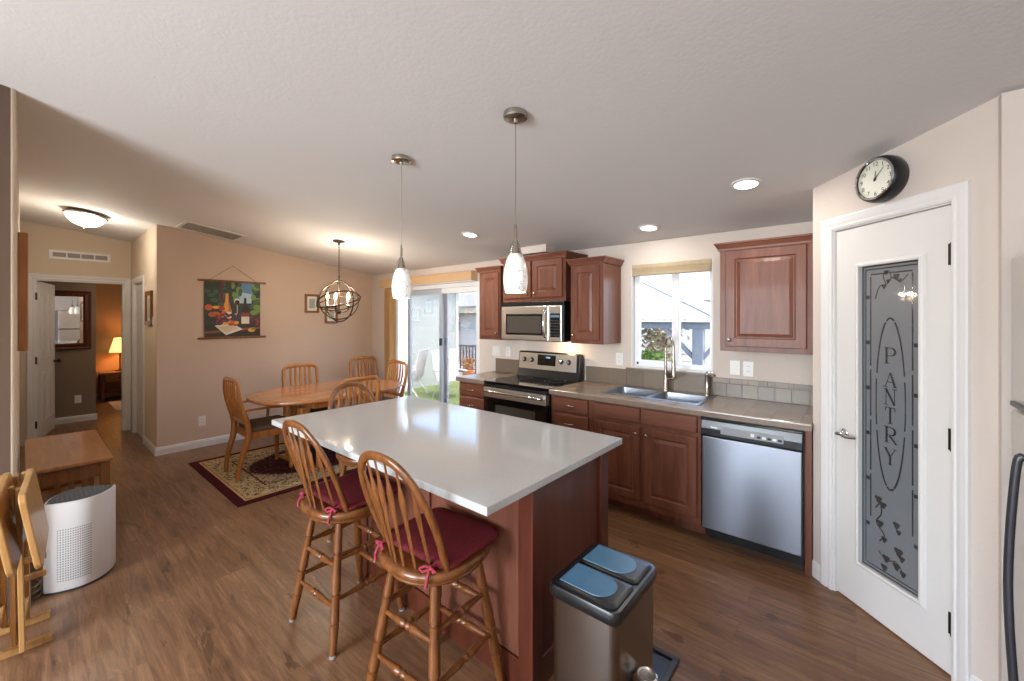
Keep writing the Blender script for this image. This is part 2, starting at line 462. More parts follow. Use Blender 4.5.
def rrect(x0, x1, y0, y1, r, n=5):
    P = []
    for cx, cy, a in ((x1 - r, y1 - r, 0), (x0 + r, y1 - r, PI / 2), (x0 + r, y0 + r, PI), (x1 - r, y0 + r, 1.5 * PI)):
        P += [(cx + r * math.cos(a + PI / 2 * i / n), cy + r * math.sin(a + PI / 2 * i / n)) for i in range(n + 1)]
    return P


def spline(pts, n=6):
    """Catmull-Rom through points"""
    P = [Vector(p) for p in pts]; out = []
    for i in range(len(P) - 1):
        a = P[max(i - 1, 0)]; b = P[i]; c = P[i + 1]; d = P[min(i + 2, len(P) - 1)]
        for k in range(n):
            t = k / n
            out.append(0.5 * ((2 * b) + (c - a) * t + (2 * a - 5 * b + 4 * c - d) * t * t + (3 * b - a - 3 * c + d) * t ** 3))
    out.append(P[-1]); return out


def wall_cells(us, zs, holes):
    """rectangles of a wall in (u,z) with the holes left open"""
    out = []
    for i in range(len(us) - 1):
        for j in range(len(zs) - 1):
            cu = (us[i] + us[i + 1]) / 2; cz = (zs[j] + zs[j + 1]) / 2
            if not any(h[0] < cu < h[1] and h[2] < cz < h[3] for h in holes): out.append((us[i], us[i + 1], zs[j], zs[j + 1]))
    return out


RIDGE = -0.6


def zc(y):
    """height of the sloping ceiling"""
    return 2.24 + 0.132 * (3.63 - y) if y >= RIDGE else 2.24 + 0.132 * (3.63 - RIDGE) - 0.132 * (RIDGE - y)

# ------------------------------------------------------------------ room shell
WY = 3.63
HY = -0.022     # hall-side face of the console wall
b = B(); b.box(-11.3, 1.45, -3.62, 3.75, -0.12, 0.0); struct(b.done('floor', 'floor'))
b = B(); b.prism([(3.75, zc(3.75) ), (RIDGE, zc(RIDGE)), (-3.62, zc(-3.62)), (-3.62, zc(-3.62) + .1), (RIDGE, zc(RIDGE) + .1), (3.75, zc(3.75) + .1)], -7.8, 1.45, 'x'); struct(b.done('ceiling', 'ceil'))
# window wall with the slider and the sink window left open
b = B()
for x0, x1, z0, z1 in wall_cells([-6.12, -5.34, -3.57, -1.60, -0.895, 1.45], [0, 1.085, 2.0, 2.03, 2.235], [(-5.34, -3.57, 0, 2.0), (-1.60, -0.895, 1.085, 2.03)]): b.box(x0, x1, WY, WY + 0.12, z0, z1)
bmesh.ops.remove_doubles(b.bm, verts=b.bm.verts, dist=1e-5); struct(b.done('wall_north', 'wall_k'))
b = B(); b.prism([(0.963, 0), (WY, 0), (WY, zc(WY)), (0.963, zc(0.963))], -6.1, -6.0, 'x'); struct(b.done('wall_west', 'wall_d'))
# hall right-hand wall with its door opening, the end wall and the corner return
b = B()
for x0, x1, z0, z1 in wall_cells([-7.7, -7.42, -6.76, -6.1005], [0, 2.0, zc(0.963)], [(-7.42, -6.76, 0, 2.0)]): b.box(x0, x1, 0.963, 1.063, z0, z1)
struct(b.done('wall_hall_side', 'wall_h'))
b = B()
for y0, y1, z0, z1 in wall_cells([HY - .08, 0.096, 0.893, 1.063], [0, 2.02, 2.2], [(0.096, 0.893, 0, 2.02)]): b.box(-7.8, -7.7, y0, y1, z0, z1)
b.prism([(HY - .08, 2.2), (1.063, 2.2), (1.063, zc(1.063)), (HY - .08, zc(HY - .08))], -7.8, -7.7, 'x'); struct(b.done('wall_hall_end', 'wall_h'))
R_ = 0.018
pl = [(-7.7, HY)] + [(-3.33 - R_ + R_ * math.sin(a), HY - R_ + R_ * math.cos(a)) for a in [PI / 2 * i / 6 for i in range(7)]] + [(-3.45, HY - R_), (-3.45, -0.12), (-7.7, -0.12)]
b = B(); rr = [[(x, y, 0) for x, y in pl], [(x, y, zc(y)) for x, y in pl]]; b.rings(rr); struct(b.done('wall_hall_console', 'wall_h', smooth=30))
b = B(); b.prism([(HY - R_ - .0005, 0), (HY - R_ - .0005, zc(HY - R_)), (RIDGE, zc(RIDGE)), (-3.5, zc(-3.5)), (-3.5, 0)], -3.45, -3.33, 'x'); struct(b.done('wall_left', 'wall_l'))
b = B()
for x0, x1, z0, z1 in wall_cells([-3.33, -2.7, -0.8, -0.05, 1.15, 1.33], [0, 0.7, 2.2, zc(-3.5)], [(-2.7, -0.8, 0.7, 2.2), (-0.05, 1.15, 0.7, 2.2)]): b.box(x0, x1, -3.62, -3.5, z0, z1)
struct(b.done('wall_south', 'wall_k'))
b = B(); yy = [-3.5, RIDGE, 2.38]; b.prism([(-3.5, 0), (2.38, 0), (2.38, zc(2.38)), (RIDGE, zc(RIDGE)), (-3.5, zc(-3.5))], 1.33, 1.45, 'x'); struct(b.done('wall_east', 'wall_k'))
# diagonal pantry wall: local x runs along it away from the window wall, local -y faces the room
DA = math.atan2(-1, 1); PX, PY = -0.198, 3.048
DL = 0.888


def dz(u, out=0.0): return zc(PY - u * 0.7071 - out * 0.7071)


b = B()
for x0, x1 in ((0.0, 0.140), (0.140, 0.727), (0.727, DL)):
    z0 = 2.036 if x0 == 0.140 else 0.0
    b.rings([[(x0, 0, z0), (x1, 0, z0), (x1, 0.1, z0), (x0, 0.1, z0)], [(x0, 0, dz(x0)), (x1, 0, dz(x1)), (x1, 0.1, dz(x1)), (x0, 0.1, dz(x0))]])
o = struct(b.done('wall_pantry', 'wall_k')); o.location = (PX, PY, 0); o.rotation_euler = (0, 0, DA)
b = B(); b.prism([(3.12, 0), (WY, 0), (WY, zc(WY)), (3.12, zc(3.12))], -0.198, -0.1, 'x'); struct(b.done('wall_pantry_side', 'wall_k'))
b = B(); b.box(0.4225, 1.33, 2.381, 2.48, 0, zc(2.48)); struct(b.done('wall_fridge', 'wall_k'))
# window reveal wood stool under the sink window comes with the backsplash further down

# baseboards


def base_prof(): return [(0, 0), (-0.014, 0), (-0.014, 0.062), (-0.010, 0.075), (-0.010, 0.083), (-0.004, 0.092), (0, 0.092)]


def baseboard(name, p0, p1):
    p0 = Vector((p0[0], p0[1], 0)); p1 = Vector((p1[0], p1[1], 0)); d = (p1 - p0).normalized(); nrm = Vector((d.y, -d.x, 0))
    b = B(); b.rings([[p + nrm * (-u) + Vector((0, 0, z)) for u, z in base_prof()] for p in (p0, p1)]); return struct(b.done(name, 'trim'))


baseboard('baseboard_west', (-6.0, 0.95), (-6.0, 3.629))
baseboard('baseboard_hall', (-6.70, 0.963), (-5.987, 0.963))
baseboard('baseboard_north', (-5.99, WY), (-5.41, WY))
baseboard('baseboard_hall_end', (-7.42, 0.963), (-7.69, 0.963)) if False else None
baseboard('baseboard_left', (-3.33, -0.06), (-3.33, -3.49))
baseboard('baseboard_fridge', (0.43, 2.381), (0.44, 2.381)) if False else None
u = 0.7071
baseboard('baseboard_pantry', (PX + 0.0 * u, PY - 0.0 * u), (PX + 0.073 * u, PY - 0.073 * u))
baseboard('baseboard_pantry_end', (PX + 0.795 * u, PY - 0.795 * u), (PX + 0.885 * u, PY - 0.885 * u))


def casing_prof(w=0.072): return [(0, 0), (0, 0.010), (0.012, 0.014), (0.02, 0.011), (0.035, 0.016), (w - 0.008, 0.02), (w, 0.018), (w, 0)]


def casing(name, u0, u1, zt, parent, w=0.072, y=0.0):
    """door casing round an opening u0..u1 (local x), face towards local -y; the profile runs outwards from the opening"""
    b = B(); P = casing_prof(w)
    for s_, ue in ((-1, u0), (1, u1)):
        b.rings([[(ue + s_ * a, y - d, 0.0) for a, d in P], [(ue + s_ * a, y - d, zt + a) for a, d in P]])
    b.rings([[(u0 - a, y - d, zt + a) for a, d in P], [(u1 + a, y - d, zt + a) for a, d in P]])
    return b.done(name, 'trim', parent)


# ---- pantry door (door_1): slab with one tall etched pane
dr = sroot('door_1', (PX, PY, 0), DA)
D0, D1 = 0.150, 0.717
casing('casing', 0.140, 0.727, 2.036, dr, 0.066)
b = B(); b.box(0.1405, D0 - 0.003, 0.0, 0.1, 0, 2.0355); b.box(D1 + 0.003, 0.7265, 0.0, 0.1, 0, 2.0355); b.box(D0 - 0.003, D1 + 0.003, 0.0, 0.1, 2.029, 2.0355); b.done('jamb', 'trim', dr)
G0, G1, GZ0, GZ1 = 0.288, 0.592, 0.245, 1.815
b = B()
for x0, x1, z0, z1 in wall_cells([D0, G0, G1, D1], [0.010, GZ0, GZ1, 2.026], [(G0, G1, GZ0, GZ1)]): b.box(x0, x1, 0.012, 0.047, z0, z1)
bmesh.ops.remove_doubles(b.bm, verts=b.bm.verts, dist=1e-5)
slab = b.done('door_slab', 'door', dr)
b = B(); P = [(-0.004, 0.012), (-0.004, 0.0), (0.006, -0.003), (0.016, 0.002), (0.022, 0.012)]
for (xa, za), (xb, zb), (sx, sz) in (((G0, GZ0), (G0, GZ1), (-1, 0)), ((G1, GZ0), (G1, GZ1), (1, 0)), ((G0, GZ0), (G1, GZ0), (0, -1)), ((G0, GZ1), (G1, GZ1), (0, 1))):
    if sx: b.rings([[(xa + sx * a, d, za - a) for a, d in P], [(xb + sx * a, d, zb + a) for a, d in P]])
    else: b.rings([[(xa - a, d, za + sz * a) for a, d in P], [(xb + a, d, zb + sz * a) for a, d in P]])
b.done('pane_moulding', 'door', slab)
pane = B(); pane.box(G0, G1, 0.026, 0.034, GZ0, GZ1); pane = pane.done('etched_pane', 'frost', dr)


def ribbon(b, pts, w, y):
    """flat stroke in the XZ plane just in front of the pane"""
    pts = [Vector((p[0], p[1])) for p in pts]; Lp = []; Rp = []
    for i, p in enumerate(pts):
        d = (pts[min(i + 1, len(pts) - 1)] - pts[max(i - 1, 0)])
        if d.length < 1e-9: continue
        d.normalize(); n = Vector((-d.y, d.x)) * ((w[i] if isinstance(w, list) else w) / 2)
        Lp.append(p + n); Rp.append(p - n)
    for i in range(len(Lp) - 1):
        b.poly([(Lp[i].x, y, Lp[i].y), (Lp[i + 1].x, y, Lp[i + 1].y), (Rp[i + 1].x, y, Rp[i + 1].y), (Rp[i].x, y, Rp[i].y)])


# etched marks: border, oval, letters, vines
GY = 0.0255
b = B()
for i_, w in ((0.004, 0.006), (0.020, 0.006), (0.046, 0.007)):
    x0, x1, z0, z1 = G0 + i_ + w / 2, G1 - i_ - w / 2, GZ0 + i_ + w / 2, GZ1 - i_ - w / 2
    if i_ == 0.046:
        for xx in (x0, x1):
            for za, zb in ((z0 + .22, z0 + .44), (z0 + .46, z0 + .72), (z0 + .74, z0 + .98), (z0 + 1.0, z1 - .01)): ribbon(b, [(xx, za), (xx, zb)], w, GY)
        ribbon(b, [(x0, z1), (x1, z1)], w, GY)
    else:
        for pts in ([(x0, z0), (x0, z1)], [(x1, z0), (x1, z1)], [(x0, z0), (x1, z0)], [(x0, z1), (x1, z1)]): ribbon(b, pts, w, GY)
for k in range(6):
    za = GZ0 + 0.22 + k * 0.235
    for xx in (G0 + 0.032, G1 - 0.032): ribbon(b, [(xx, za), (xx, za + 0.018)], 0.024, GY)
b.done('border_lines', 'clearetch', pane)
CX = (G0 + G1) / 2 - 0.002
b = B()
for a0, a1 in ((20, 72), (75, 105), (108, 160), (164, 196), (200, 255), (257, 283), (285, 340), (344, 376)):
    ribbon(b, [(CX + 0.072 * math.cos(math.radians(a)), 1.115 + 0.425 * math.sin(math.radians(a))) for a in [a0 + (a1 - a0) * k / 14 for k in range(15)]], [0.005 + 0.004 * abs(math.sin(math.radians(a0 + (a1 - a0) * k / 14))) for k in range(15)], GY)
b.done('oval_line', 'clearetch', pane)


def letter(ch, cx, cz, h, w):
    b = B(); T = 0.011; t = 0.004
    L = cx - w / 2; Rr = cx + w / 2; bo = cz - h / 2; to = cz + h / 2
    def s_(x0, z0, x1, z1, ww): ribbon(b, [(x0, z0), (x1, z1)], ww, GY)
    def serif(x, z, k=0.012): s_(x - k, z, x + k, z, 0.0035)
    if ch in 'PR':
        s_(L + .006, bo, L + .006, to, T); serif(L + .006, bo); s_(L - .006, to, L + .016, to, .0035)
        r = h * 0.27
        ribbon(b, [(L + .006, to - .002)] + [(Rr - r * 0.95 + r * 0.95 * math.cos(a), to - r + (r - .002) * math.sin(a)) for a in [PI / 2 - PI * k / 10 for k in range(11)]] + [(L + .006, to - 2 * r + .002)], [t] + [t + (T - t) * math.sin(PI * k / 10) for k in range(11)] + [t], GY)
        if ch == 'R': s_(cx - .004, to - 2 * r, Rr + .004, bo, T * .9); serif(Rr + .004, bo, .008)
    if ch == 'A':
        s_(L, bo, cx, to, t); s_(cx, to, Rr, bo, T); s_(L + w * .2, bo + h * .34, Rr - w * .2, bo + h * .34, t); serif(L, bo); serif(Rr, bo)
    if ch == 'N':
        s_(L + .003, bo, L + .003, to, t); s_(Rr - .003, bo, Rr - .003, to, t); s_(L + .003, to, Rr - .003, bo, T); serif(L + .003, bo); serif(L, to, .008); serif(Rr - .003, to)
    if ch == 'T':
        s_(cx, bo, cx, to, T); s_(L, to, Rr, to, t); s_(L + .001, to, L + .001, to - .018, t); s_(Rr - .001, to, Rr - .001, to - .018, t); serif(cx, bo)
    if ch == 'Y':
        s_(cx, bo, cx, cz, T); s_(L, to, cx, cz, T); s_(cx, cz, Rr, to, t); serif(cx, bo); serif(L, to, .009); serif(Rr, to, .009)
    o = b.done('etched_letter', 'clearetch', pane); o['label'] = 'etched letter ' + ch


for ch, z in zip('PANTRY', (1.355, 1.235, 1.150, 1.058, 0.962, 0.855)): letter(ch, CX, z, 0.078 if ch != 'A' else 0.07, 0.048)
b = B()


def vine(b, pts, w=0.006): ribbon(b, spline([(p[0], p[1], 0) for p in pts], 6) if False else [(q.x, q.y) for q in spline([(p[0], p[1], 0) for p in pts], 6)], w, GY)


def blob(b, x, z, r, n=12):
    b.poly([(x + r * (0.8 + 0.2 * math.sin(3 * a)) * math.cos(a), GY, z + r * (0.8 + 0.2 * math.sin(3 * a)) * math.sin(a)) for a in [2 * PI * k / n for k in range(n)]])


vine(b, [(CX - .075, 1.64), (CX - .055, 1.70), (CX - .02, 1.71), (CX + .01, 1.74), (CX + .05, 1.72), (CX + .085, 1.75)])
vine(b, [(CX - .02, 1.71), (CX - .035, 1.755), (CX - .005, 1.775), (CX + .005, 1.735)], .005); vine(b, [(CX + .05, 1.72), (CX + .07, 1.69), (CX + .06, 1.66)], .005)
for x, z, r in ((-.03, 1.70, .014), (-.01, 1.725, .013), (.03, 1.745, .018), (.045, 1.725, .012), (-.02, 1.77, .014)): blob(b, CX + x, z, r)
vine(b, [(CX - .075, .57), (CX - .05, .60), (CX - .045, .55), (CX - .07, .50), (CX - .03, .45), (CX - .055, .41)], .007)
for x, z, r in ((-.06, .62, .022), (-.035, .60, .02), (-.05, .50, .02), (-.03, .43, .018), (.03, .53, .02), (.04, .50, .015), (.04, .405, .025), (.055, .38, .018), (.03, .33, .022), (.06, .31, .018), (-.02, .34, .022), (-.03, .29, .02)): blob(b, CX + x, z, r)
vine(b, [(CX - .06, .36), (CX - .02, .33), (CX + .03, .35), (CX + .07, .30)], .005)
b.done('vine_pattern', 'clearetch', pane)
# lever handle and three hinges
hx = D0 + 0.048; hz = 0.905
b = B(); b.lathe([(0.026, 0), (0.026, 0.006), (0.018, 0.012), (0.010, 0.016), (0.010, 0.045)], (hx, 0.012, hz), ax=(0, -1, 0)); b.tube([(hx, -0.032, hz), (hx + .03, -0.036, hz + .004), (hx + .06, -0.036, hz - .004), (hx + .105, -0.030, hz + .002)], [0.011, 0.011, 0.009, 0.007], 10)
b.done('lever_handle', 'chrome', dr, smooth=40)
for z in (1.815, 1.020, 0.232):
    b = B(); b.cyl((D1 + 0.004, 0.004, z - 0.048), (D1 + 0.004, 0.004, z + 0.048), 0.0075, 10); b.box(D1 - 0.016, D1 + 0.004, 0.0085, 0.0118, z - 0.046, z + 0.046); b.done('hinge', 'bronze', dr)

# ---- hall end door (door_2): open leaf with casing; local frame: x -> world y, facing +x world
hr = sroot('door_2', (-7.7, 0, 0), PI / 2)
# with rz=+90deg local x -> world +y, local -y -> world +x
casing('casing', 0.096, 0.893, 2.02, hr, 0.066)
b = B(); b.box(0.0965, 0.11, 0.0, 0.1, 0, 2.019); b.box(0.879, 0.8925, 0.0, 0.1, 0, 2.019); b.box(0.11, 0.879, 0.0, 0.1, 2.006, 2.019); b.done('jamb', 'trim', hr)
# leaf swung into the bedroom
lf = B(); lw = 0.76
lf.panel(0.0, lw, 0.012, 2.0, 0.0, 0.018, 0.30, False); lf.box(0, lw, 0.0, 0.018, 0.012, 2.0)
for z0, z1 in ((0.22, 0.86), (1.02, 1.86)):
    for x0, x1 in ((0.11, 0.35), (0.41, 0.65)): lf.panel(x0, x1, z0, z1, -0.017, 0.006, 0.012, True)
leaf = lf.done('door_leaf', 'door', hr)
ang = math.radians(78); leaf.location = (0.112, 0.104, 0); leaf.rotation_euler = (0, 0, ang)
b = B(); b.lathe([(0.02, 0), (0.02, .005), (0.01, .01), (0.01, .03), (0.026, .042), (0.026, .055), (0.012, .065)], (0.70, -0.018, 0.95), ax=(0, -1, 0)); k_ = b.done('door_knob', 'bronze', leaf, smooth=40)
for z in (0.23, 1.02, 1.81):
    b = B(); b.box(0.0961, 0.114, -0.002, 0.012, z - .045, z + .045); b.done('hinge', 'bronze', hr)
# ---- hall side door (door_3), shut
h3 = sroot('door_3', (-6.76, 0.963, 0), 0)
# faces -y; local x runs along world x
casing('casing', -0.66, 0.0, 2.0, h3, 0.066)
b = B(); b.box(-0.6598, -0.648, 0.0, 0.1, 0, 1.9995); b.box(-0.012, -0.0002, 0.0, 0.1, 0, 1.9995); b.box(-0.648, -0.012, 0.0, 0.1, 1.988, 1.9995); b.done('jamb', 'trim', h3)
b = B(); b.box(-0.645, -0.015, 0.02, 0.055, 0.01, 1.985); b.done('door_slab', 'door', h3)
for z in (0.24, 1.0, 1.77):
    b = B(); b.box(-0.028, -0.008, 0.008, 0.019, z - .045, z + .045); b.done('hinge', 'bronze', h3)

# ---- bedroom beyond the hall door
b = B(); b.box(-11.2, -8.88, -1.6, 0.716, 0, 2.4); struct(b.done('wall_bedroom_near', 'taupe'))
b = B(); b.box(-11.2, -11.1, 0.717, 2.6, 0, 2.4); struct(b.done('wall_bedroom_far', 'orange'))
b = B(); b.box(-11.2, -7.8, 2.6, 2.7, 0, 2.4); struct(b.done('wall_bedroom_north', 'orange'))
b = B(); b.box(-8.88, -7.8, -1.7, -1.6, 0, 2.4); struct(b.done('wall_bedroom_south', 'taupe'))
b = B(); b.box(-7.8, -7.7, 1.064, 2.6, 0, 2.4); b.box(-7.8, -7.7, -1.6, -0.121, 0, 2.4); struct(b.done('wall_bedroom_hall', 'taupe'))
b = B(); b.box(-11.2, -7.805, -1.7, 2.7, 2.4, 2.5); struct(b.done('ceiling.001', 'ceil'))
baseboard('baseboard_bedroom', (-8.88, -1.59), (-8.88, 0.73)); baseboard('baseboard_bedroom_far', (-11.1, 0.72), (-11.1, 2.59))
light('bedroom_fill_light', 'POINT', (-8.2, 1.6, 2.2), 16, (1, 0.86, 0.7), radius=0.12)  # added fill lamp, out of view, brightening the taupe wall

# ---- sink window (window_1)
wr = sroot('window_1', (-1.2475, WY, 1.085))
b = B(); x0, x1, zt = -0.3525, 0.3525, 0.945
for a in ((x0 + .0005, x0 + .012, 0.0, 0.12, 0.0005, zt - .0005), (x1 - .012, x1 - .0005, 0.0, 0.12, 0.0005, zt - .0005), (x0 + .012, x1 - .012, 0.0, 0.12, zt - .012, zt - .0005), (x0 + .012, x1 - .012, 0.0, 0.12, 0.0005, 0.012)): b.box(*a)
b.done('reveal', 'trim', wr)
b = B()
for a in ((x0 + .012, x0 + .040, .055, .115, .012, zt - .012), (x1 - .040, x1 - .012, .055, .115, .012, zt - .012), (x0 + .040, x1 - .040, .055, .115, .012, .05), (x0 + .040, x1 - .040, .055, .115, zt - .05, zt - .012)): b.box(*a)
b.box(0.018, 0.062, .05, .11, .05, zt - .05); b.done('window_frame', 'vinyl', wr, bevel=.004)
b = B()
for a in ((x0 + .040, x0 + .058, .06, .09, .05, zt - .05), (0.0, 0.018, .06, .09, .05, zt - .05), (x0 + .058, 0.0, .06, .09, .05, .068), (x0 + .058, 0.0, .06, .09, zt - .068, zt - .05)): b.box(*a)
b.done('sliding_sash', 'vinyl', wr)
b = B(); b.box(x0 + .0585, -.0005, .073, .077, .0685, zt - .0685); b.done('glass_pane', 'glass', wr)
b = B(); b.box(.0625, x1 - .0405, .083, .087, .051, zt - .051); b.done('glass_pane', 'glass', wr)
b = B(); b.box(x0 + .035, x0 + .05, .045, .056, .03, .05); b.done('sash_latch', 'bronze', wr)
bl = thing('roller_blind', 'tan cellular blind drawn up at the top of the sink window', 'blind', (-1.2475, 3.63, 1.93))
b = B(); b.box(-.34, .34, -.014, .045, .062, .099); b.done('headrail', 'tan_blind', bl, bevel=.003)
b = B(); z = .018
while z < .06: b.prism([(-.010, z), (.015, z - .0) , (.04, z), (.04, z + .008), (-.010, z + .008)], -.338, .338, 'x'); z += .0095
b.done('folded_cells', 'tan_blind', bl)
b = B(); b.box(-.34, .34, -.012, .042, 0, .017); b.done('bottom_rail', 'tan_blind', bl, bevel=.003)

# ---- patio slider (window_2)
sr = sroot('window_2', (-4.455, WY, 0))
X0, X1, ZT = -0.885, 0.885, 2.0
b = B()
for a in ((X0 + .0005, X0 + .05, .0, .12, 0.0005, ZT - .0005), (X1 - .03, X1 - .0005, .0, .12, 0.0005, ZT - .0005), (X0 + .05, X1 - .03, .0, .12, ZT - .055, ZT - .0005), (X0 + .05, X1 - .03, .0, .12, .0005, .03)): b.box(*a)
b.done('slider_frame', 'vinyl', sr, bevel=.004)


def sash(xa, xb, y0, nm):
    b = B(); w = .065 if nm[0] == 's' else .045
    for a in ((xa, xa + w, y0, y0 + .04, .031, ZT - .056), (xb - w, xb, y0, y0 + .04, .031, ZT - .056), (xa + w, xb - w, y0, y0 + .04, .031, .13), (xa + w, xb - w, y0, y0 + .04, ZT - .125, ZT - .056)): b.box(*a)
    f = b.done(nm, 'alu' if nm[0] == 's' else 'vinyl', sr, bevel=.004)
    if nm[0] == 'f':
        q = B(); q.box(xa - .001, xa + w + .002, y0 - .003, y0 + .0435, .0315, ZT - .0565); q.done('meeting_stile', 'alu', f, bevel=.003)
    g = B(); g.box(xa + w, xb - w, y0 + .018, y0 + .024, .13, ZT - .125); g.done('glass_pane', 'glass', f)
    return f


sash(X0 + .20, 0.20, 0.065, 'sliding_panel'); sash(0.105, X1 - .031, 0.018, 'fixed_panel')
b = B(); b.box(0.145, 0.168, -.022, .0178, 1.17, 1.27); b.done('pull_handle', 'black', sr, bevel=.005)
va = thing('window_valance', 'tan boxed valance mounted above the patio slider', 'valance', (-4.6, WY, 2.01))
b = B(); b.box(-1.0, 1.0, -.115, -.1, 0, .115); b.box(-1.0, -.985, -.1, -.001, 0, .115); b.box(.985, 1.0, -.1, -.001, 0, .115); b.box(-.985, .985, -.1, -.001, .1, .115); b.done('valance_box', 'valance', va, bevel=.003)
vb = thing('vertical_blind', 'tan vertical blind slats gathered beside the patio slider', 'blind', (-5.46, WY - .045, 0.03))
b = B()
for k in range(12):
    rz = Matrix.Rotation(math.radians(70 + 3 * math.sin(k * 2.1)), 3, 'Z'); b.box(-.044 + k * .0125 - .04, -.044 + k * .0125 + .04, -.001, .001, 0, 1.97, rot=rz)
b.done('gathered_slats', 'vblind', vb)
b = B(); b.box(-.10, 1.85, -.02, .02, 1.972, 1.995); b.done('headrail', 'vinyl', vb)
# trims: white duct box above the range cabinets
b = B(); b.prism([(3.34, 2.205), (WY - .001, 2.205), (WY - .001, zc(WY) - .001), (3.34, zc(3.34) - .001)], -2.70, -2.36, 'x'); struct(b.done('trim_1', 'wall_k'))
# ------------------------------------------------------------------ kitchen run along the window wall
FY = 3.02      # base cabinet face


def knob(b, x, z, y):
    b.lathe([(0.006, 0), (0.006, 0.012), (0.014, 0.018), (0.014, 0.024), (0.008, 0.029)], (x, y, z), 12, ax=(0, -1, 0)); return b


def pull(b, x, z, y, w=0.095):
    b.tube([(x - w / 2, y + .001, z), (x - w / 2, y - .014, z), (x - w / 2 + .012, y - .024, z), (x, y - .027, z), (x + w / 2 - .012, y - .024, z), (x + w / 2, y - .014, z), (x + w / 2, y + .001, z)], 0.0045, 8); return b


def base_cabinet(name, label, x0, x1, fronts):
    t = thing(name, label, 'cabinet', ((x0 + x1) / 2, FY, 0)); w = (x1 - x0) / 2 - .0005
    b = B()
    if 'sink' in label and 'doors' in label:
        b.box(-w, w, 0.0, .6, .1, .70); b.box(-w, w, 0, .02, .70, .872); b.box(-w, -w + .018, .02, .6, .70, .872); b.box(w - .018, w, .02, .6, .70, .872)
    else: b.box(-w, w, 0.0, .6, .1, .872)
    b.box(-w, w, .105, .6, 0, .1); b.done('carcass', 'cherry', t)
    for kind, a0, a1, z0, z1, hp in fronts:
        b = B(); c = (x0 + x1) / 2
        if kind == 'drawer': b.panel(a0 - c, a1 - c, z0, z1, -.0005, .02, .02, False); o = b.done('drawer_front', 'cherry_h', t)
        else: b.panel(a0 - c, a1 - c, z0, z1, -.0005, .02, .055, True); o = b.done('cabinet_door', 'cherry', t)
        if hp:
            b = B()
            if kind == 'drawer': pull(b, (a0 + a1) / 2 - c, (z0 + z1) / 2, -.0195); b.done('pull_handle', 'nickel', o, smooth=50)
            else: knob(b, hp[0] - c, hp[1], -.0195); b.done('knob', 'nickel', o, smooth=50)
    return t


base_cabinet('base_cabinet', 'cherry drawer cabinet standing between the patio slider and the range', -3.27, -2.866, [('drawer', -3.25, -2.885, .735, .855, 1), ('drawer', -3.25, -2.885, .565, .715, 1), ('drawer', -3.25, -2.885, .36, .545, 1), ('drawer', -3.25, -2.885, .13, .34, 1)])
base_cabinet('base_cabinet', 'narrow cherry drawer cabinet between the range and the sink cabinet', -2.075, -1.665, [('drawer', -2.04, -1.70, .735, .855, 1), ('drawer', -2.04, -1.70, .565, .715, 1), ('drawer', -2.04, -1.70, .36, .545, 1), ('drawer', -2.04, -1.70, .13, .34, 1)])
base_cabinet('base_cabinet', 'cherry sink cabinet with two knobbed doors beside the dishwasher', -1.664, -.822, [('drawer', -1.64, -1.255, .742, .856, 0), ('drawer', -1.225, -.845, .742, .856, 0), ('door', -1.64, -1.255, .155, .712, (-1.282, .665)), ('door', -1.225, -.845, .155, .712, (-1.20, .665))])
t = thing('filler_panel', 'thin cherry end panel between the dishwasher and the pantry wall', 'panel', (-.2185, FY, 0))
b = B(); b.box(-.0165, .0165, 0, .6, .0, .872); b.done('panel_board', 'cherry', t)


def worktop(name, label, x0, x1, hole=None):
    t = thing(name, label, 'countertop', (x0, 2.985, .8735)); L = x1 - x0; D = WY - 2.985 - .0005
    b = B(); h = hole
    for a0, a1, c0, c1 in ([(0, L, 0.02, D)] if not h else [(0, h[0], .02, D), (h[1], L, .02, D), (h[0], h[1], .02, h[2]), (h[0], h[1], h[3], D)]): b.box(a0, a1, c0, c1, 0, .0405)
    b.done('tile_top', 'counter', t)
    b = B(); x = 0.0
    while x < L - .001:
        xe = min(x + .15, L); b.prism([(.0195, -.002), (.0195, .0405), (.006, .0405), (.001, .036), (0, .03), (0, -.002)], x, xe - .0018, 'x'); x += .15
    b.box(0, L, .003, .0195, -.0015, .038)
    b.done('edge_tiles', 'counter', t)
    return t


worktop('countertop', 'short taupe tiled countertop between the patio slider and the range', -3.29, -2.862)
worktop('countertop', 'long taupe tiled countertop holding the double sink', -2.078, -.2005, (.45, 1.20, .155, .575))


def splash(name, label, x0, x1, zt, large):
    t = thing(name, label, 'backsplash', (x0, WY, .9145)); L = x1 - x0
    if large:
        b = B(); x = 0
        while x < L - .01: xe = min(x + .43, L); b.box(x + .001, xe - .001, -.0135, -.0005, 0, zt); x += .43
        b.done('large_tiles', 'tile_lo', t, bevel=.0015)
    else:
        b = B(); b.box(0, L, -.010, -.0005, 0, zt); b.done('grout_bed', 'tile_lo', t)
        b = B(); x = 0
        while x < L - .004: xe = min(x + .108, L); b.box(x + .0015, xe - .001, -.0145, -.0101, .001, .1045); x += .108
        x = 0
        while x < L - .004: xe = min(x + .13, L); b.box(x + .001, xe - .001, -.0145, -.0101, .107, zt); x += .13
        b.done('square_tiles', 'tile', t, bevel=.0015)
    return t


splash('tile_backsplash', 'low brown tile splash between the patio slider and the range', -3.29, -2.87, .152, True)
splash('tile_backsplash', 'low brown tile splash running from the range to below the sink window', -2.07, -.905, .150, True)
splash('tile_backsplash', 'low square tile splash between the sink window and the pantry wall', -.90, -.2, .146, False)
t = thing('window_stool', 'tiled ledge under the sink window behind the faucet', 'ledge', (-1.2475, WY, 1.0655))
b = B(); b.box(-.385, .37, -.05, -.0005, 0.0, .019); b.done('ledge_tiles', 'tile_lo', t, bevel=.003)

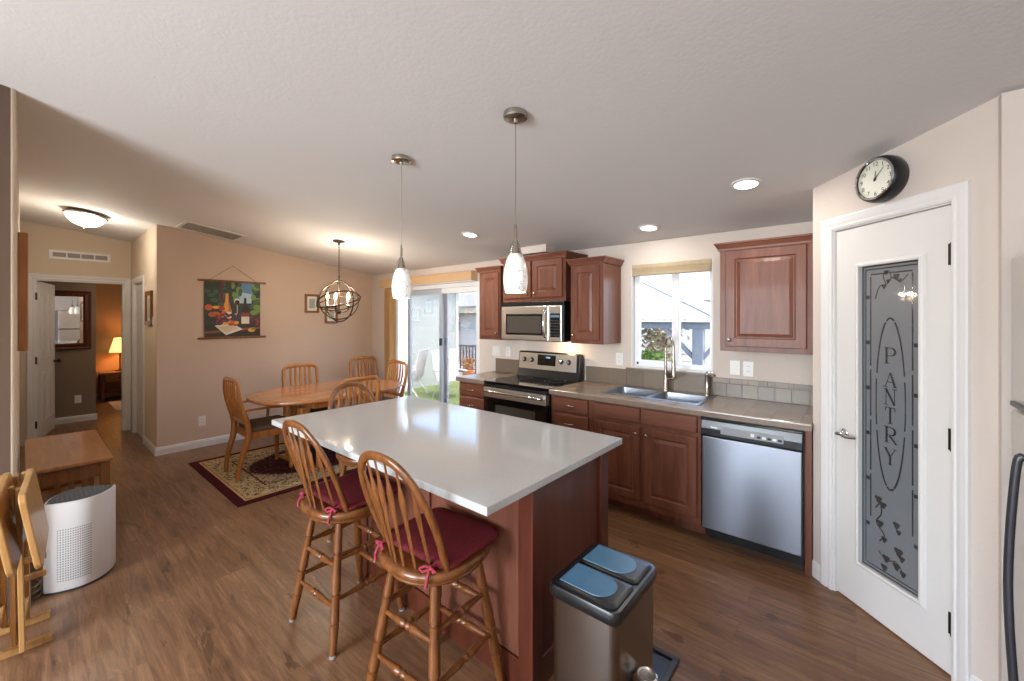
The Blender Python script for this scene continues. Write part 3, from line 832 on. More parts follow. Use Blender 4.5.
# double sink
t = thing('kitchen_sink', 'double bowl stainless sink set into the long tiled countertop', 'sink', (-1.253, 3.33, .914))
b = B(); SX, SY0, SY1 = .395, -.215, .255
xs = [-SX, -.365, -.02, .02, .365, SX]; ys = [SY0, SY0 + .035, .155, SY1]
for i in range(5):
    for j in range(3):
        if (i in (1, 3)) and j == 1: continue
        b.box(xs[i], xs[i + 1], ys[j], ys[j + 1], .0008, .007)
bmesh.ops.remove_doubles(b.bm, verts=b.bm.verts, dist=1e-5); b.done('sink_rim', 'sinksteel', t, bevel=.002)
for a0, a1 in ((-.365, -.02), (.02, .365)):
    b = B(); R0 = rrect(a0, a1, SY0 + .035, .155, .03); R1 = rrect(a0 + .015, a1 - .015, SY0 + .05, .14, .05)
    b.rings([[(x, y, .004) for x, y in R0], [(x, y, -.10) for x, y in rrect(a0 + .008, a1 - .008, SY0 + .043, .147, .04)], [(x, y, -.165) for x, y in R1]], False, True)
    o = b.done('bowl', 'sinksteel', t, smooth=40)
    b = B(); b.lathe([(.04, 0), (.04, .004), (.03, .003), (.02, .001)], ((a0 + a1) / 2, -.03, -.1645), 18); b.done('drain', 'chrome', o)
t = thing('kitchen_faucet', 'tall gooseneck pull-down faucet standing behind the double sink', 'faucet', (-1.25, 3.545, .921))
b = B(); b.lathe([(.028, 0), (.028, .008), (.022, .02), (.019, .06), (.019, .13), (.015, .14)], (0, 0, 0), 18); b.done('faucet_body', 'nickel', t, smooth=40)
arc = [(0, 0, .13), (0, 0, .36)] + [(.05 * (1 - math.cos(a)), -.055 * (1 - math.cos(a)), .38 + .08 * math.sin(a)) for a in [PI * k / 10 for k in range(1, 11)]] + [(.102, -.112, .31), (.103, -.113, .26)]
b = B(); b.tube(arc, .012, 12); b.done('gooseneck', 'nickel', t, smooth=60)
b = B(); b.turned((.103, -.113, .27), (.106, -.116, .14), [(0, .014), (.15, .017), (.6, .017), (.8, .021), (1, .020)], 14); b.done('spray_head', 'nickel', t, smooth=40)
b = B(); b.tube([(.015, 0, .10), (.05, -.005, .105), (.085, -.01, .125)], [.012, .010, .006], 10); b.done('lever', 'nickel', t, smooth=50)
t = thing('soap_dispenser', 'slim upright nickel dispenser at the corner of the sink beside the window', 'dispenser', (-.92, 3.545, .921))
b = B(); b.lathe([(.022, 0), (.022, .006), (.017, .012), (.017, .155), (.019, .16), (.019, .168)], n=16); b.done('dispenser_body', 'nickel', t, smooth=40)
b = B(); b.cyl((0, 0, .168), (0, 0, .192), .007, 10); b.tube([(0, 0, .186), (.0, -.03, .19), (.0, -.055, .18)], .006, 8); b.tube([(0, 0, .182), (.04, 0, .184)], .004, 8); b.done('pump_spout', 'chrome', t, smooth=50)

# dishwasher
t = thing('dishwasher', 'stainless dishwasher with a black control strip under the tiled countertop', 'dishwasher', (-.5215, 3.0, 0))
b = B(); b.box(-.298, .284, .03, .6, .1, .868); b.box(-.29, .276, .11, .58, .012, .1); b.done('tub_body', 'black', t)
b = B(); b.box(-.284, .276, -.025, .028, .118, .742); b.done('steel_door', 'steel_v', t, bevel=.006)
b = B(); b.prism([(-.022, .745), (-.036, .752), (-.036, .80), (-.026, .852), (-.016, .860), (.028, .860), (.028, .745)], -.287, .279, 'x'); cp = b.done('control_panel', 'black', t, bevel=.003)
b = B(); b.box(-.165, .185, -.0372, -.0361, .775, .822); b.done('control_strip', 'stripgrey', cp)
for k in range(5):
    b = B(); xx = .045 + .028 * k; b.box(xx, xx + .02, -.0395, -.0373, .785, .799); b.done('button', 'white' if k % 2 else 'black', cp)
b = B(); b.box(-.225, -.185, -.0372, -.0361, .806, .815); b.box(.01, .03, -.0395, -.0373, .788, .808); b.done('marking', 'white', cp)
b = B(); b.box(-.28, -.20, .06, .0895, .045, .10); b.box(-.27, .272, .11, .14, .0, .012); b.box(-.20, .272, .06, .0895, .055, .0995); b.done('toe_grille', 'black', t)

# range
t = thing('electric_range', 'stainless and black electric range between two cherry drawer cabinets', 'range', (-2.47, 2.98, 0))
b = B(); b.box(-.384, .384, .03, .62, .03, .895); b.box(-.37, .37, .06, .6, 0, .03); b.done('range_body', 'black', t)
b = B(); b.box(-.389, .389, -.012, .56, .8955, .918); ct = b.done('glass_cooktop', 'blackglass', t, bevel=.006)
for cx, cy, r in ((-.19, .14, .11), (.19, .14, .085), (-.19, .40, .085), (.19, .40, .11)):
    b = B(); b.lathe([(r, 0), (r, .0006), (r - .006, .0006), (r - .006, 0)], (cx, cy, .9182), 32, False, False); b.lathe([(r * .6, 0), (r * .6, .0006), (r * .6 - .003, .0006), (r * .6 - .003, 0)], (cx, cy, .9182), 32, False, False); b.done('burner_ring', 'darkgrey', ct)
b = B(); b.prism([(.03, .895), (-.012, .89), (-.016, .862), (.03, .862)], -.386, .386, 'x'); b.done('front_lip', 'black', t)
b = B(); b.box(-.378, .378, -.022, .029, .285, .765); od = b.done('oven_door', 'blackglass', t, bevel=.005)
b = B(); b.box(-.378, .378, -.026, .029, .766, .858); b.done('door_top_rail', 'steel', od, bevel=.004)
b = B(); b.box(-.22, .26, -.0245, -.0222, .40, .70); b.done('oven_window', 'ovenglass', od, bevel=.001)
b = B(); b.tube([(-.345, -.02, .822), (-.345, -.055, .826), (-.32, -.066, .828), (0, -.070, .829), (.32, -.066, .828), (.345, -.055, .826), (.345, -.02, .822)], .012, 10); b.done('oven_handle', 'chrome', od, smooth=50)
b = B(); b.box(-.378, .378, -.02, .029, .06, .275); b.done('storage_drawer', 'steel', t, bevel=.005)
b = B(); b.prism([(.50, .918), (.56, .918), (.62, .918), (.62, 1.17), (.565, 1.185), (.555, 1.17), (.535, 1.0)], -.386, .386, 'x'); bg = b.done('backguard', 'black', t, bevel=.004)
sl = math.atan2(.02, .165)
RB = Matrix.Rotation(-sl, 3, 'X')


def on_guard(x, z, out=0.0): return Vector((x, .532 + (z - 1.0) * (.02 / .17) - out, z))


b = B(); b.prism([(.5335, 1.0), (.5525, 1.168), (.547, 1.168), (.528, 1.0)], -.372, .352, 'x'); b.done('steel_face', 'steel', bg)
b = B(); b.prism([(.5355, 1.045), (.548, 1.155), (.5445, 1.155), (.532, 1.045)], -.125, .105, 'x'); dp = b.done('display_panel', 'blackglass', bg)
b = B()
for k in range(3):
    for j in range(2): p = on_guard(-.105 + .03 * k, 1.075 + .04 * j); b.box(p.x, p.x + .02, p.y - .0045, p.y - .0005, p.z, p.z + .012)
b.done('touch_keys', 'darkgrey', dp)
b = B(); p = on_guard(-.02, 1.115); b.box(p.x, p.x + .055, p.y - .005, p.y - .001, p.z, p.z + .022); b.done('clock_readout', emis('blue_readout', '6fa0c8', .25), dp)
for x in (-.30, -.20, .175, .265):
    b = B(); p = on_guard(x, 1.095, .002); d = Vector((0, -1, .12)).normalized(); b.turned(p, p + d * .03, [(0, .027), (.3, .027), (.35, .021), (1, .019)], 18); q = b.done('burner_knob', 'black', bg, smooth=40)
    b = B(); b.turned(p + d * .0302, p + d * .033, [(0, .0185), (1, .016)], 18); b.bar(p + d * .034 - Vector((0, 0, .018)), p + d * .034 + Vector((0, 0, .018)), .006, .008, up=d); b.done('knob_cap', 'chrome', q)

# microwave
t = thing('microwave', 'stainless over-the-range microwave under the two-door cherry cabinet', 'microwave', (-2.475, 3.25, 1.31))
b = B(); b.box(-.372, .388, .0, .379, .006, .392); b.done('microwave_case', 'black', t)
b = B(); b.box(-.372, .388, -.016, -.0005, .352, .392); b.done('top_vent', 'black', t, bevel=.003)
b = B(); b.box(-.370, .225, -.03, -.001, .012, .350); md = b.done('microwave_door', 'steel', t, bevel=.006)
b = B(); b.box(-.305, .165, -.033, -.0295, .062, .272); gw = b.done('door_window', 'blackglass', md, bevel=.002)
b = B(); b.box(-.285, .145, -.0338, -.0331, .082, .252); b.done('screen_mesh', 'ovenglass', gw)
b = B(); b.tube(spline([(.198, -.028, .045), (.198, -.058, .07), (.198, -.075, .18), (.198, -.058, .29), (.198, -.028, .315)], 5), .013, 10); b.done('door_handle', 'chrome', md, smooth=50)
b = B(); b.box(.227, .372, -.026, -.001, .012, .350); cpn = b.done('control_panel', 'steel', t, bevel=.005)
b = B(); b.box(.245, .355, -.028, -.0255, .05, .275); kp = b.done('keypad', 'blackglass', cpn)
b = B()
for j in range(6):
    for i in range(3): b.box(.253 + .033 * i, .278 + .033 * i, -.0292, -.0281, .065 + .027 * j, .08 + .027 * j)
b.done('keys', 'darkgrey', kp)
b = B(); b.box(.252, .348, -.0292, -.0281, .237, .262); b.done('readout', emis('dim_readout', '5a7890', .15), kp)
light('range_hood_lamp', 'AREA', (-2.27, 3.46, 1.30), 1.6, (1, 0.72, 0.42), size=.06, size_y=.05, aim=(0, .6, -1))


# upper cabinets
def crown(b, x0, x1, y0, y1, z, h=.055, out=.034):
    P = [(0, 0), (.012, 0), (.014, .012), (out * .75, h * .62), (out * .8, h * .7), (out, h * .78), (out, h), (0, h)]
    # front + two returns as one mitred ring
    b.rings([[(x0 - a, y1, z + c) for a, c in P], [(x0 - a, y0 - a, z + c) for a, c in P], [(x1 + a, y0 - a, z + c) for a, c in P], [(x1 + a, y1, z + c) for a, c in P]])
    return b


def upper(label, x0, x1, z0, z1, doors, y0=3.28, cro=True, name='wall_cabinet', side=True):
    t = thing(name, label, 'cabinet', ((x0 + x1) / 2, WY - .0005, z0)); c = (x0 + x1) / 2; fy = y0 - WY; w = (x1 - x0) / 2 - .0005
    b = B(); b.box(-w, w, fy, 0, 0, z1 - z0); b.done('carcass', 'cherry', t, bevel=.0015)
    for a0, a1, b0, b1, kx, kz in doors:
        d = B(); d.panel(a0 - c, a1 - c, b0 - z0, b1 - z0, fy - .0005, .02, .058, True); o = d.done('cabinet_door', 'cherry', t)
        k = B(); knob(k, kx - c, kz - z0, fy - .02); k.done('knob', 'nickel', o, smooth=50)
    if cro:
        b = B(); crown(b, -w - .0005, w + .0005, fy - .0005, 0, z1 - z0 - .02); b.done('crown_moulding', 'cherry_h', t)
    return t


upper('cherry wall cabinet between the patio slider and the microwave', -3.225, -2.913, 1.308, 2.065, [(-3.195, -2.925, 1.345, 2.03, -2.95, 1.38)])
upper('shallow two-door cherry wall cabinet directly above the microwave', -2.864, -2.085, 1.705, 2.135, [(-2.835, -2.485, 1.745, 2.11, -2.52, 1.785), (-2.465, -2.115, 1.745, 2.11, -2.43, 1.785)], y0=3.27)
upper('tall single-door cherry wall cabinet between the microwave and the sink window', -2.036, -1.70, 1.308, 2.05, [(-2.02, -1.735, 1.345, 2.015, -1.995, 1.385)])
upper('wide cherry wall cabinet between the sink window and the pantry wall', -.763, -.2005, 1.304, 2.05, [(-.722, -.245, 1.338, 2.022, -.698, 1.385)])


def plate(label, loc, rz, kind='outlet', w=.072, h=.116, name='wall_outlet'):
    t = thing(name, label, 'outlet' if kind == 'outlet' else 'switch', loc, rz)
    b = B(); b.box(-w / 2, w / 2, -.006, -.0004, -h / 2, h / 2); b.done('cover_plate', 'white', t, bevel=.003)
    b = B()
    if kind == 'outlet':
        for z in (-.02, .02): b.lathe([(.017, 0), (.017, .002)], (0, -.006, z), 14, ax=(0, -1, 0))
        b.done('receptacle', 'white', t)
        b = B()
        for z in (-.02, .02):
            for x in (-.006, .006): b.box(x - .001, x + .001, -.0089, -.0081, z - .004, z + .005)
        b.done('slots', 'ink', t)
    else:
        for k in range(max(1, round((w - .03) / .045))): x = -w / 2 + .036 + .046 * k; b.box(x - .016, x + .016, -.009, -.006, -.033, .033)
        b.done('rocker', 'white', t, bevel=.001)
    return t


plate('white outlet on the wall between the tall wall cabinet and the sink window', (-1.715, WY, 1.154), 0)
plate('white rocker switch beside the window under the wide wall cabinet', (-.735, WY, 1.149), 0, 'switch', name='light_switch')
plate('white outlet under the wide wall cabinet nearest the pantry wall', (-.641, WY, 1.145), 0)
plate('white double switch plate on the wall below the cabinet beside the patio slider', (-3.29, WY, 1.15), 0, 'switch', .118, name='light_switch')
plate('white outlet on the wall close to the range back panel', (-3.10, WY, 1.155), 0)
plate('white outlet low on the tan dining wall below the scroll picture', (-6.0, 1.379, .31), PI / 2)
plate('white outlet low on the taupe bedroom wall below the mirror', (-8.88, .528, .337), PI / 2)
plate('white thermostat plate on the hall wall near the corner', (-6.17, .963, 1.50), 0, 'switch', .075, .115, name='thermostat')

# ------------------------------------------------------------------ island
t = thing('kitchen_island', 'dark cherry island base under the pale quartz top', 'island', (-1.85, 1.64, 0))
IX0, IX1, IY0, IY1 = -.455, .855, -.325, .335
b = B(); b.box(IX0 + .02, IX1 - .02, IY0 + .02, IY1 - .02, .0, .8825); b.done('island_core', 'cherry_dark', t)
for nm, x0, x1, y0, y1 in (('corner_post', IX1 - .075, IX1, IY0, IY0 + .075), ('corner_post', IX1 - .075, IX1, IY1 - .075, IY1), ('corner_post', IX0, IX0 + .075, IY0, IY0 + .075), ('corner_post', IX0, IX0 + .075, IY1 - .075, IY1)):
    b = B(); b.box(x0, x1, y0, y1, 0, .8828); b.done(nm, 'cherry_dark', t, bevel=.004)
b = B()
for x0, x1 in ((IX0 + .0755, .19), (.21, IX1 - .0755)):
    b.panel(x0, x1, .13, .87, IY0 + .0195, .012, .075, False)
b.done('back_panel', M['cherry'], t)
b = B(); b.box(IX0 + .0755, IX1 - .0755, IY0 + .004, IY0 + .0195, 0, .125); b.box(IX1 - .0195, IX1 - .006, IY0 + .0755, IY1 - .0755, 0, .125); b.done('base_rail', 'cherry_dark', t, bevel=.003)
b = B()
for k in range(3):
    a0 = IX0 + .08 + k * .385; b.panel(a0 + .01, a0 + .375, .14, .86, 0, .02, .058, True)
for v in b.bm.verts: v.co = Vector((.4 - v.co.x, IY1 - .0195 - v.co.y, v.co.z))
b.done('cabinet_door', 'cherry', t)
t = thing('island_countertop', 'pale grey quartz top with the bar stools pulled up to it', 'countertop', (-1.848, 1.4985, .8835))
b = B(); b.box(-.914, .914, -.5135, .5135, 0, .031); b.done('quartz_slab', 'quartz', t, bevel=.003)

# ------------------------------------------------------------------ bar stools


def make_stool(label):
    t = thing('bar_stool', label, 'stool', group='bow-back bar stools at the island')
    prof = [(0, .013), (.03, .016), (.10, .017), (.20, .020), (.235, .021), (.24, .015), (.25, .015), (.255, .021), (.33, .020), (.42, .0175), (.45, .022), (.455, .016), (.468, .016), (.473, .022), (.6, .021), (.72, .017), (.75, .020), (.755, .015), (.766, .015), (.772, .020), (.88, .018), (1, .016)]
    feet = []
    for a in (45, 135, 225, 315):
        ca, sa = math.cos(math.radians(a)), math.sin(math.radians(a))
        p0 = Vector((.272 * ca, .272 * sa, .0)); p1 = Vector((.165 * ca, .165 * sa, .565)); feet.append((p0, p1))
        b = B(); b.turned(p0, p1, prof, 12); o = b.done('leg', 'oak_dark', t, smooth=50)
        b = B(); b.cyl(p0, p0 + (p1 - p0) * .02, .0165, 12); b.done('foot_glide', 'greyhole', o)
    sp = [(0, .009), (.2, .011), (.35, .0145), (.42, .016), (.44, .011), (.47, .011), (.5, .016), (.53, .011), (.56, .011), (.58, .016), (.65, .0145), (.8, .011), (1, .009)]
    for k in range(4):
        for h in (.20 + .03 * (k % 2), .37 + .03 * (k % 2)):
            q = [f[0] + (f[1] - f[0]) * (h / .565) for f in (feet[k], feet[(k + 1) % 4])]; b = B(); b.turned(q[0], q[1], sp, 10); b.done('stretcher', 'oak_dark', t, smooth=50)
    b = B(); b.lathe([(.15, .566), (.19, .566), (.195, .575), (.19, .582), (.15, .582)], n=24); b.done('swivel_ring', 'oak_dark', t, smooth=40)
    b = B(); out = []
    for k in range(40):
        a = 2 * PI * k / 40; c, s_ = math.cos(a), math.sin(a); r = .212 * (1 + .06 * abs(math.sin(2 * a))); fy = 1.0 if s_ < 0 else .98
        out.append((r * c, r * s_ * fy))
    b.rings([[(x * s1, y * s1, z) for x, y in out] for s1, z in ((.80, .5825), (.93, .588), (.99, .598), (1.0, .612), (.985, .622), (.95, .628), (.80, .622), (.5, .617))]); b.done('seat', 'oak_dark', t, smooth=50)
    half = [(.165, .0), (.178, .075), (.186, .15), (.184, .22), (.170, .295), (.138, .365), (.080, .415), (.0, .430)]
    P = [(-x, z) for x, z in half] + [(x, z) for x, z in half[-2::-1]]

    def bw(x, z): return Vector((x, -.105 - .40 * z, .62 + z))
    pts = [bw(q.x, q.y) for q in spline([(x, z, 0) for x, z in P], 5)]
    b = B(); b.tube(pts, .0165, 10, flat=(.72, 1.1), up=(0, 1, .3)); b.done('bow_back', 'oak_dark', t, smooth=60)
    for k in range(6):
        f = (k - 2.5) / 2.5; x0 = .112 * f; x1 = .138 * f
        zt = .428 - .062 * (abs(x1) / .138) ** 2.4
        p0 = Vector((x0, -.185 + .05 * (x0 / .112) ** 2, .622)); p1 = bw(x1, zt); m = []
        d = p1 - p0
        for tt, w in ((0, .007), (.2, .0085), (.5, .0125), (.66, .0165), (.70, .0165), (.80, .008), (.9, .0065), (1, .006)): m.append((p0 + d * tt, w))
        b = B(); b.tube([q for q, _ in m], [w for _, w in m], 8, flat=(.45, 1.0), up=(0, 1, .2)); b.done('spindle', 'oak_dark', t, smooth=50)
    return t


def make_cushion(label, grp):
    t = thing('seat_cushion', label, 'cushion', group=grp)
    b = B(); R0 = rrect(-.195, .195, -.13, .20, .05, 6)
    b.rings([[(x * s1, .035 + (y - .035) * s1, z) for x, y in R0] for s1, z in ((.94, .6285), (1.0, .635), (1.01, .644), (.98, .652), (.9, .656), (.6, .659))]); b.done('cushion_pad', 'red', t, smooth=60)
    for sx in (-1, 1):
        b = B(); o = Vector((sx * .135, -.150, .644))
        b.tube([Vector((sx * .135, -.12, .645)), o, o + Vector((sx * .008, -.022, -.004)), o + Vector((sx * .012, -.034, -.030)), o + Vector((sx * .008, -.036, -.052))], [.006, .007, .006, .005, .007], 8)
        b.tube([o, o + Vector((sx * -.014, -.022, .010)), o + Vector((sx * -.032, -.030, .0)), o + Vector((sx * -.018, -.026, -.010)), o + Vector((0, -.012, -.002))], .0055, 8)
        b.tube([o, o + Vector((sx * .018, -.020, .012)), o + Vector((sx * .034, -.016, .004)), o + Vector((sx * .018, -.010, -.008))], .0055, 8)
        b.done('ribbon_tie', 'redtie', t, smooth=60)
    return t


stool = make_stool('bow-back oak bar stool nearest the camera beside the island corner')
cush = make_cushion('burgundy tie-on cushion on the bar stool nearest the camera', 'stool cushions')
for k, (x, y, rz, lb, cl) in enumerate(((-1.315, 1.085, 4, None, None), (-2.02, 1.085, 3, 'bow-back oak bar stool standing nearest the dining rug on the long side of the island', 'burgundy tie-on cushion on the bar stool nearest the rug'), (-2.60, 1.56, -88, 'bow-back bar stool at the far short end of the island, mostly hidden by the top', 'burgundy tie-on cushion on the stool at the far end of the island'))):
    s_ = stool if k == 0 else copy_tree(stool); s_.location = (x, y, 0); s_.rotation_euler = (0, 0, math.radians(rz))
    if k: s_['label'] = lb
    if True:
        c_ = cush if k == 0 else copy_tree(cush); c_.location = (x, y, 0); c_.rotation_euler = (0, 0, math.radians(rz))
        if k: c_['label'] = cl

# ------------------------------------------------------------------ step bin, tray, chrome-topped post
t = thing('recycling_bin', 'two-compartment stainless step bin with black lids beside the island', 'bin', (-.714, 1.385, .0165))
BX, BY, BH = .131, .172, .583
b = B(); b.rings([[(x, y, z) for x, y in rrect(-BX + i, BX - i, -BY + i, BY - i, .03)] for i, z in ((.008, 0), (.004, .3), (.002, .535))]); b.done('steel_body', 'steel_bin', t, smooth=40)
b = B(); b.rings([[(x, y, z) for x, y in rrect(-BX - o_, BX + o_, -BY - o_, BY + o_, .032)] for o_, z in ((.003, .535), (.006, .542), (.006, .567), (.002, .577), (-.006, .578))]); b.done('lid_frame', 'black', t, smooth=35)
for y0, y1 in ((-BY + .012, -.004), (.004, BY - .012)):
    b = B(); b.rings([[(x, y, z) for x, y in rrect(-BX + .012 + i, BX - .010 - i, y0 + i, y1 - i, .02)] for i, z in ((0, .5782), (0, .582), (.004, .585), (.02, .5855))]); ld = b.done('lid', 'black', t, smooth=35)
    b = B(); cy = (y0 + y1) / 2; hw = (y1 - y0) / 2 - .014
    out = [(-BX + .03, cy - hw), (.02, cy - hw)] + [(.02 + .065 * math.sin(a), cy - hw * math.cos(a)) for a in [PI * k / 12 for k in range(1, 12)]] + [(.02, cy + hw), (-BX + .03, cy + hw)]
    b.prism(out, .5856, .5880, 'z'); b.done('blue_lid_inset', 'blueinset', ld, bevel=.001)
t = thing('rubber_tray', 'flat black rubber tray with a raised rim under the step bin', 'tray', (-.80, 1.52, 0))
b = B(); b.box(-.165, .195, -.36, .375, .0005, .006); b.done('tray_floor', 'black', t)
b = B()
for a in ((-.165, .195, -.36, -.335), (-.165, .195, .35, .375), (-.165, -.14, -.335, .35), (.17, .195, -.335, .35)): b.box(a[0], a[1], a[2], a[3], .006, .016)
b.done('tray_rim', 'darkgrey', t, bevel=.003)
t = thing('chrome_topped_post', 'short black post with a chrome cap standing beside the step bin', 'post', (-.55, 1.375, .0))
b = B(); b.lathe([(.045, 0), (.045, .012), (.022, .02), (.022, .285), (.03, .30)], n=18); b.done('post_body', 'black', t, smooth=40)
b = B(); b.lathe([(.030, .3005), (.036, .307), (.036, .316), (.030, .320), (.026, .315), (.01, .313)], n=24); b.done('chrome_cap', 'chrome', t, smooth=40)

# ------------------------------------------------------------------ fridge
t = thing('refrigerator', 'stainless refrigerator with a long bowed handle at the end of the pantry wall', 'refrigerator', (.88, 1.915, 0))
b = B(); b.box(-.37, .40, -.45, .455, .02, 1.775); b.done('fridge_cabinet', 'darkgrey', t, bevel=.006)
for z0, z1 in ((1.22, 1.77), (.06, 1.205)):
    b = B(); b.box(-.4375, -.372, -.448, .453, z0, z1); d = b.done('fridge_door', 'steel', t, bevel=.012)
    b = B()
    if z0 < 1: b.tube(spline([(-.436, .29, 1.06), (-.456, .29, 1.02), (-.474, .29, .62), (-.456, .29, .20), (-.436, .29, .16)], 6), .012, 10)
    else: b.box(-.449, -.4372, .10, .40, z0 + .004, z0 + .02)
    b.done('door_handle', 'darkgrey', d, smooth=60)
b = B(); b.box(-.36, .38, -.43, .43, 0, .02); b.done('plinth', 'black', t)
# ------------------------------------------------------------------ ceiling fixtures
SL = math.atan(0.132)


def on_ceiling(x, y): return Vector((x, y, zc(y)))


for k, (x, y, pw, lb) in enumerate(((-.508, 2.801, 4.5, 'lit recessed ceiling light nearest the pantry wall'), (-1.303, 3.30, 3.0, 'lit recessed ceiling light above the sink window'), (-2.866, 2.785, 8, 'lit recessed ceiling light between the two hanging pendants'))):
    t = thing('recessed_light', lb, 'ceiling light', on_ceiling(x, y), group='recessed kitchen ceiling lights'); t.rotation_euler = (-SL, 0, 0)
    b = B(); b.lathe([(.062, -.001), (.064, -.008), (.082, -.007), (.086, -.0012), (.086, -.0005), (.062, -.0005)], n=32, cap0=False, cap1=False); b.done('trim_ring', 'white', t, smooth=40)
    b = B(); b.lathe([(.0615, -.0009), (.0615, -.004), (.03, -.0055)], n=28); b.done('lit_lens', 'emit_can', t)
    light('downlight', 'AREA', on_ceiling(x, y) - Vector((0, 0, .02)), pw, (1, .95, .87), size=.12, aim=(0, 0, -1))
# added fill lamps behind the camera, without fixtures
for x, y in ((-1.9, -1.6), (.2, -1.2)):
    light('downlight', 'AREA', on_ceiling(x, y) - Vector((0, 0, .02)), 14, (1, .95, .87), size=.14, aim=(0, 0, -1))

SH = [(.026, .182), (.034, .178), (.046, .150), (.056, .108), (.0595, .075), (.0585, .042), (.054, .012), (.050, .0)]


def pendant(lb, x, y, zb):
    t = thing('pendant_light', lb, 'pendant light', (x, y, zb), group='art-glass pendants over the island'); H = zc(y) - zb
    b = B(); b.lathe([(.058, H + .005), (.060, H - .012), (.058, H - .022), (.05, H - .026), (.012, H - .028), (.010, H - .045)], n=28); b.done('ceiling_canopy', 'nickel', t, smooth=40)
    b = B(); b.cyl((0, 0, .325), (0, 0, H - .03), .0022, 6); b.done('cable', 'nickel', t)
    b = B(); b.lathe([(.003, .33), (.007, .32), (.008, .245), (.012, .235), (.022, .20), (.027, .1825), (.001, .1825)], n=18); b.done('socket_cap', 'nickel', t, smooth=40)
    for a in (0, 1, 2):
        b = B(); c, s_ = math.cos(a * 2.094), math.sin(a * 2.094); b.tube([(.009 * c, .009 * s_, .25), (.024 * c, .024 * s_, .222), (.038 * c, .038 * s_, .178)], .0025, 6); b.done('holder_wire', 'nickel', t)
    b = B(); b.rings([[(r * math.cos(2 * PI * k / 28), r * math.sin(2 * PI * k / 28), z) for k in range(28)] for r, z in SH + [(r - .003, z) for r, z in SH[::-1]]], False, False); b.done('glass_shade', 'artglass', t, smooth=60)
    b = B(); b.lathe([(.008, .175), (.012, .17), (.012, .13), (.020, .115), (.024, .09), (.017, .065), (.004, .057)], n=14); b.done('bulb', 'emit_bulb', t, smooth=60)
    light('pendant_bulb_light', 'POINT', (x, y, zb + .03), 3.0, (1, .90, .76), radius=.03)


pendant('art-glass pendant over the island hanging in front of the patio slider', -2.135, 1.492, 1.662)
pendant('art-glass pendant over the island hanging in front of the range cabinets', -1.25, 1.517, 1.664)

t = thing('orb_chandelier', 'dark bronze orb chandelier with candle bulbs hanging over the dining table', 'chandelier', (-4.488, 2.302, 1.735)); H = zc(2.302) - 1.735
b = B(); b.lathe([(.066, H + .006), (.066, H - .008), (.05, H - .016), (.012, H - .024), (.008, H - .05)], n=24); b.done('ceiling_canopy', 'bronze', t, smooth=40)
b = B(); z = .285; k = 0
while z < H - .05:
    ring = [(.009 * math.cos(a) * (k % 2), .009 * math.cos(a) * ((k + 1) % 2), z + .016 + .018 * math.sin(a)) for a in [2 * PI * i / 10 for i in range(10)]]; b.tube(ring, .0022, 5, closed=True); z += .029; k += 1
b.done('chain', 'bronze', t)
RO = .232
for nv, r in (((-.89, .456, 0), .205), ((-.20, .98, .05), .232), ((.10, -.30, .95), .236), ((-.45, .05, .89), .228)):
    Mx = Vector(nv).to_track_quat('Z', 'Y').to_matrix(); b = B()
    b.tube([Mx @ Vector((r * math.cos(a), r * math.sin(a), 0)) for a in [2 * PI * i / 48 for i in range(48)]], .0075, 8, closed=True); b.done('orb_ring', 'bronze', t, smooth=60)
b = B(); b.cyl((0, 0, -.12), (0, 0, .29), .007, 10); b.lathe([(.007, -.15), (.02, -.14), (.024, -.12), (.01, -.10)], n=14); b.tube([(.012 * math.cos(a), 0, .272 + .012 * math.sin(a)) for a in [2 * PI * i / 12 for i in range(12)]], .003, 6, closed=True); b.done('centre_stem', 'bronze', t, smooth=50)
for k in range(5):
    a = 2 * PI * k / 5 + .5; c, s_ = math.cos(a), math.sin(a)
    b = B(); b.tube(spline([(0, 0, -.11), (.06 * c, .06 * s_, -.125), (.115 * c, .115 * s_, -.10), (.12 * c, .12 * s_, -.065)], 5), .005, 8); b.lathe([(.006, -.066), (.022, -.060), (.022, -.055)], (.12 * c, .12 * s_, 0), 12); arm = b.done('candle_arm', 'bronze', t, smooth=50)
    b = B(); b.cyl((.12 * c, .12 * s_, -.0545), (.12 * c, .12 * s_, .02), .0105, 10); b.done('candle_sleeve', 'white', arm)
    b = B(); b.lathe([(.006, .0202), (.014, .035), (.016, .05), (.010, .075), (.002, .095)], (.12 * c, .12 * s_, 0), 12); b.done('candle_bulb', 'emit_bulb', arm, smooth=60)
    light('candle_light', 'POINT', (-4.488 + .12 * c, 2.302 + .12 * s_, 1.735 + .115), 6.5, (1, .84, .66), radius=.02)

t = thing('flush_ceiling_light', 'lit alabaster bowl ceiling light over the hall doorway', 'ceiling light', on_ceiling(-6.26, .435)); t.rotation_euler = (-SL, 0, 0)
b = B(); b.lathe([(.16, -.0005), (.165, -.012), (.185, -.022), (.188, -.030), (.176, -.034)], n=36, cap1=False); b.done('metal_pan', 'nickel', t, smooth=40)
b = B(); b.lathe([(.174, -.030), (.165, -.055), (.14, -.085), (.10, -.108), (.05, -.121), (.004, -.124)], n=36); b.done('glass_bowl', 'emit_flush', t, smooth=60)
b = B(); b.lathe([(.012, -.1235), (.016, -.128), (.010, -.138), (.003, -.142)], n=12); b.done('finial', 'nickel', t, smooth=50)
light('hall_bowl_light', 'POINT', (-6.26, .435, 2.36), 14, (1, .93, .82), radius=.10)

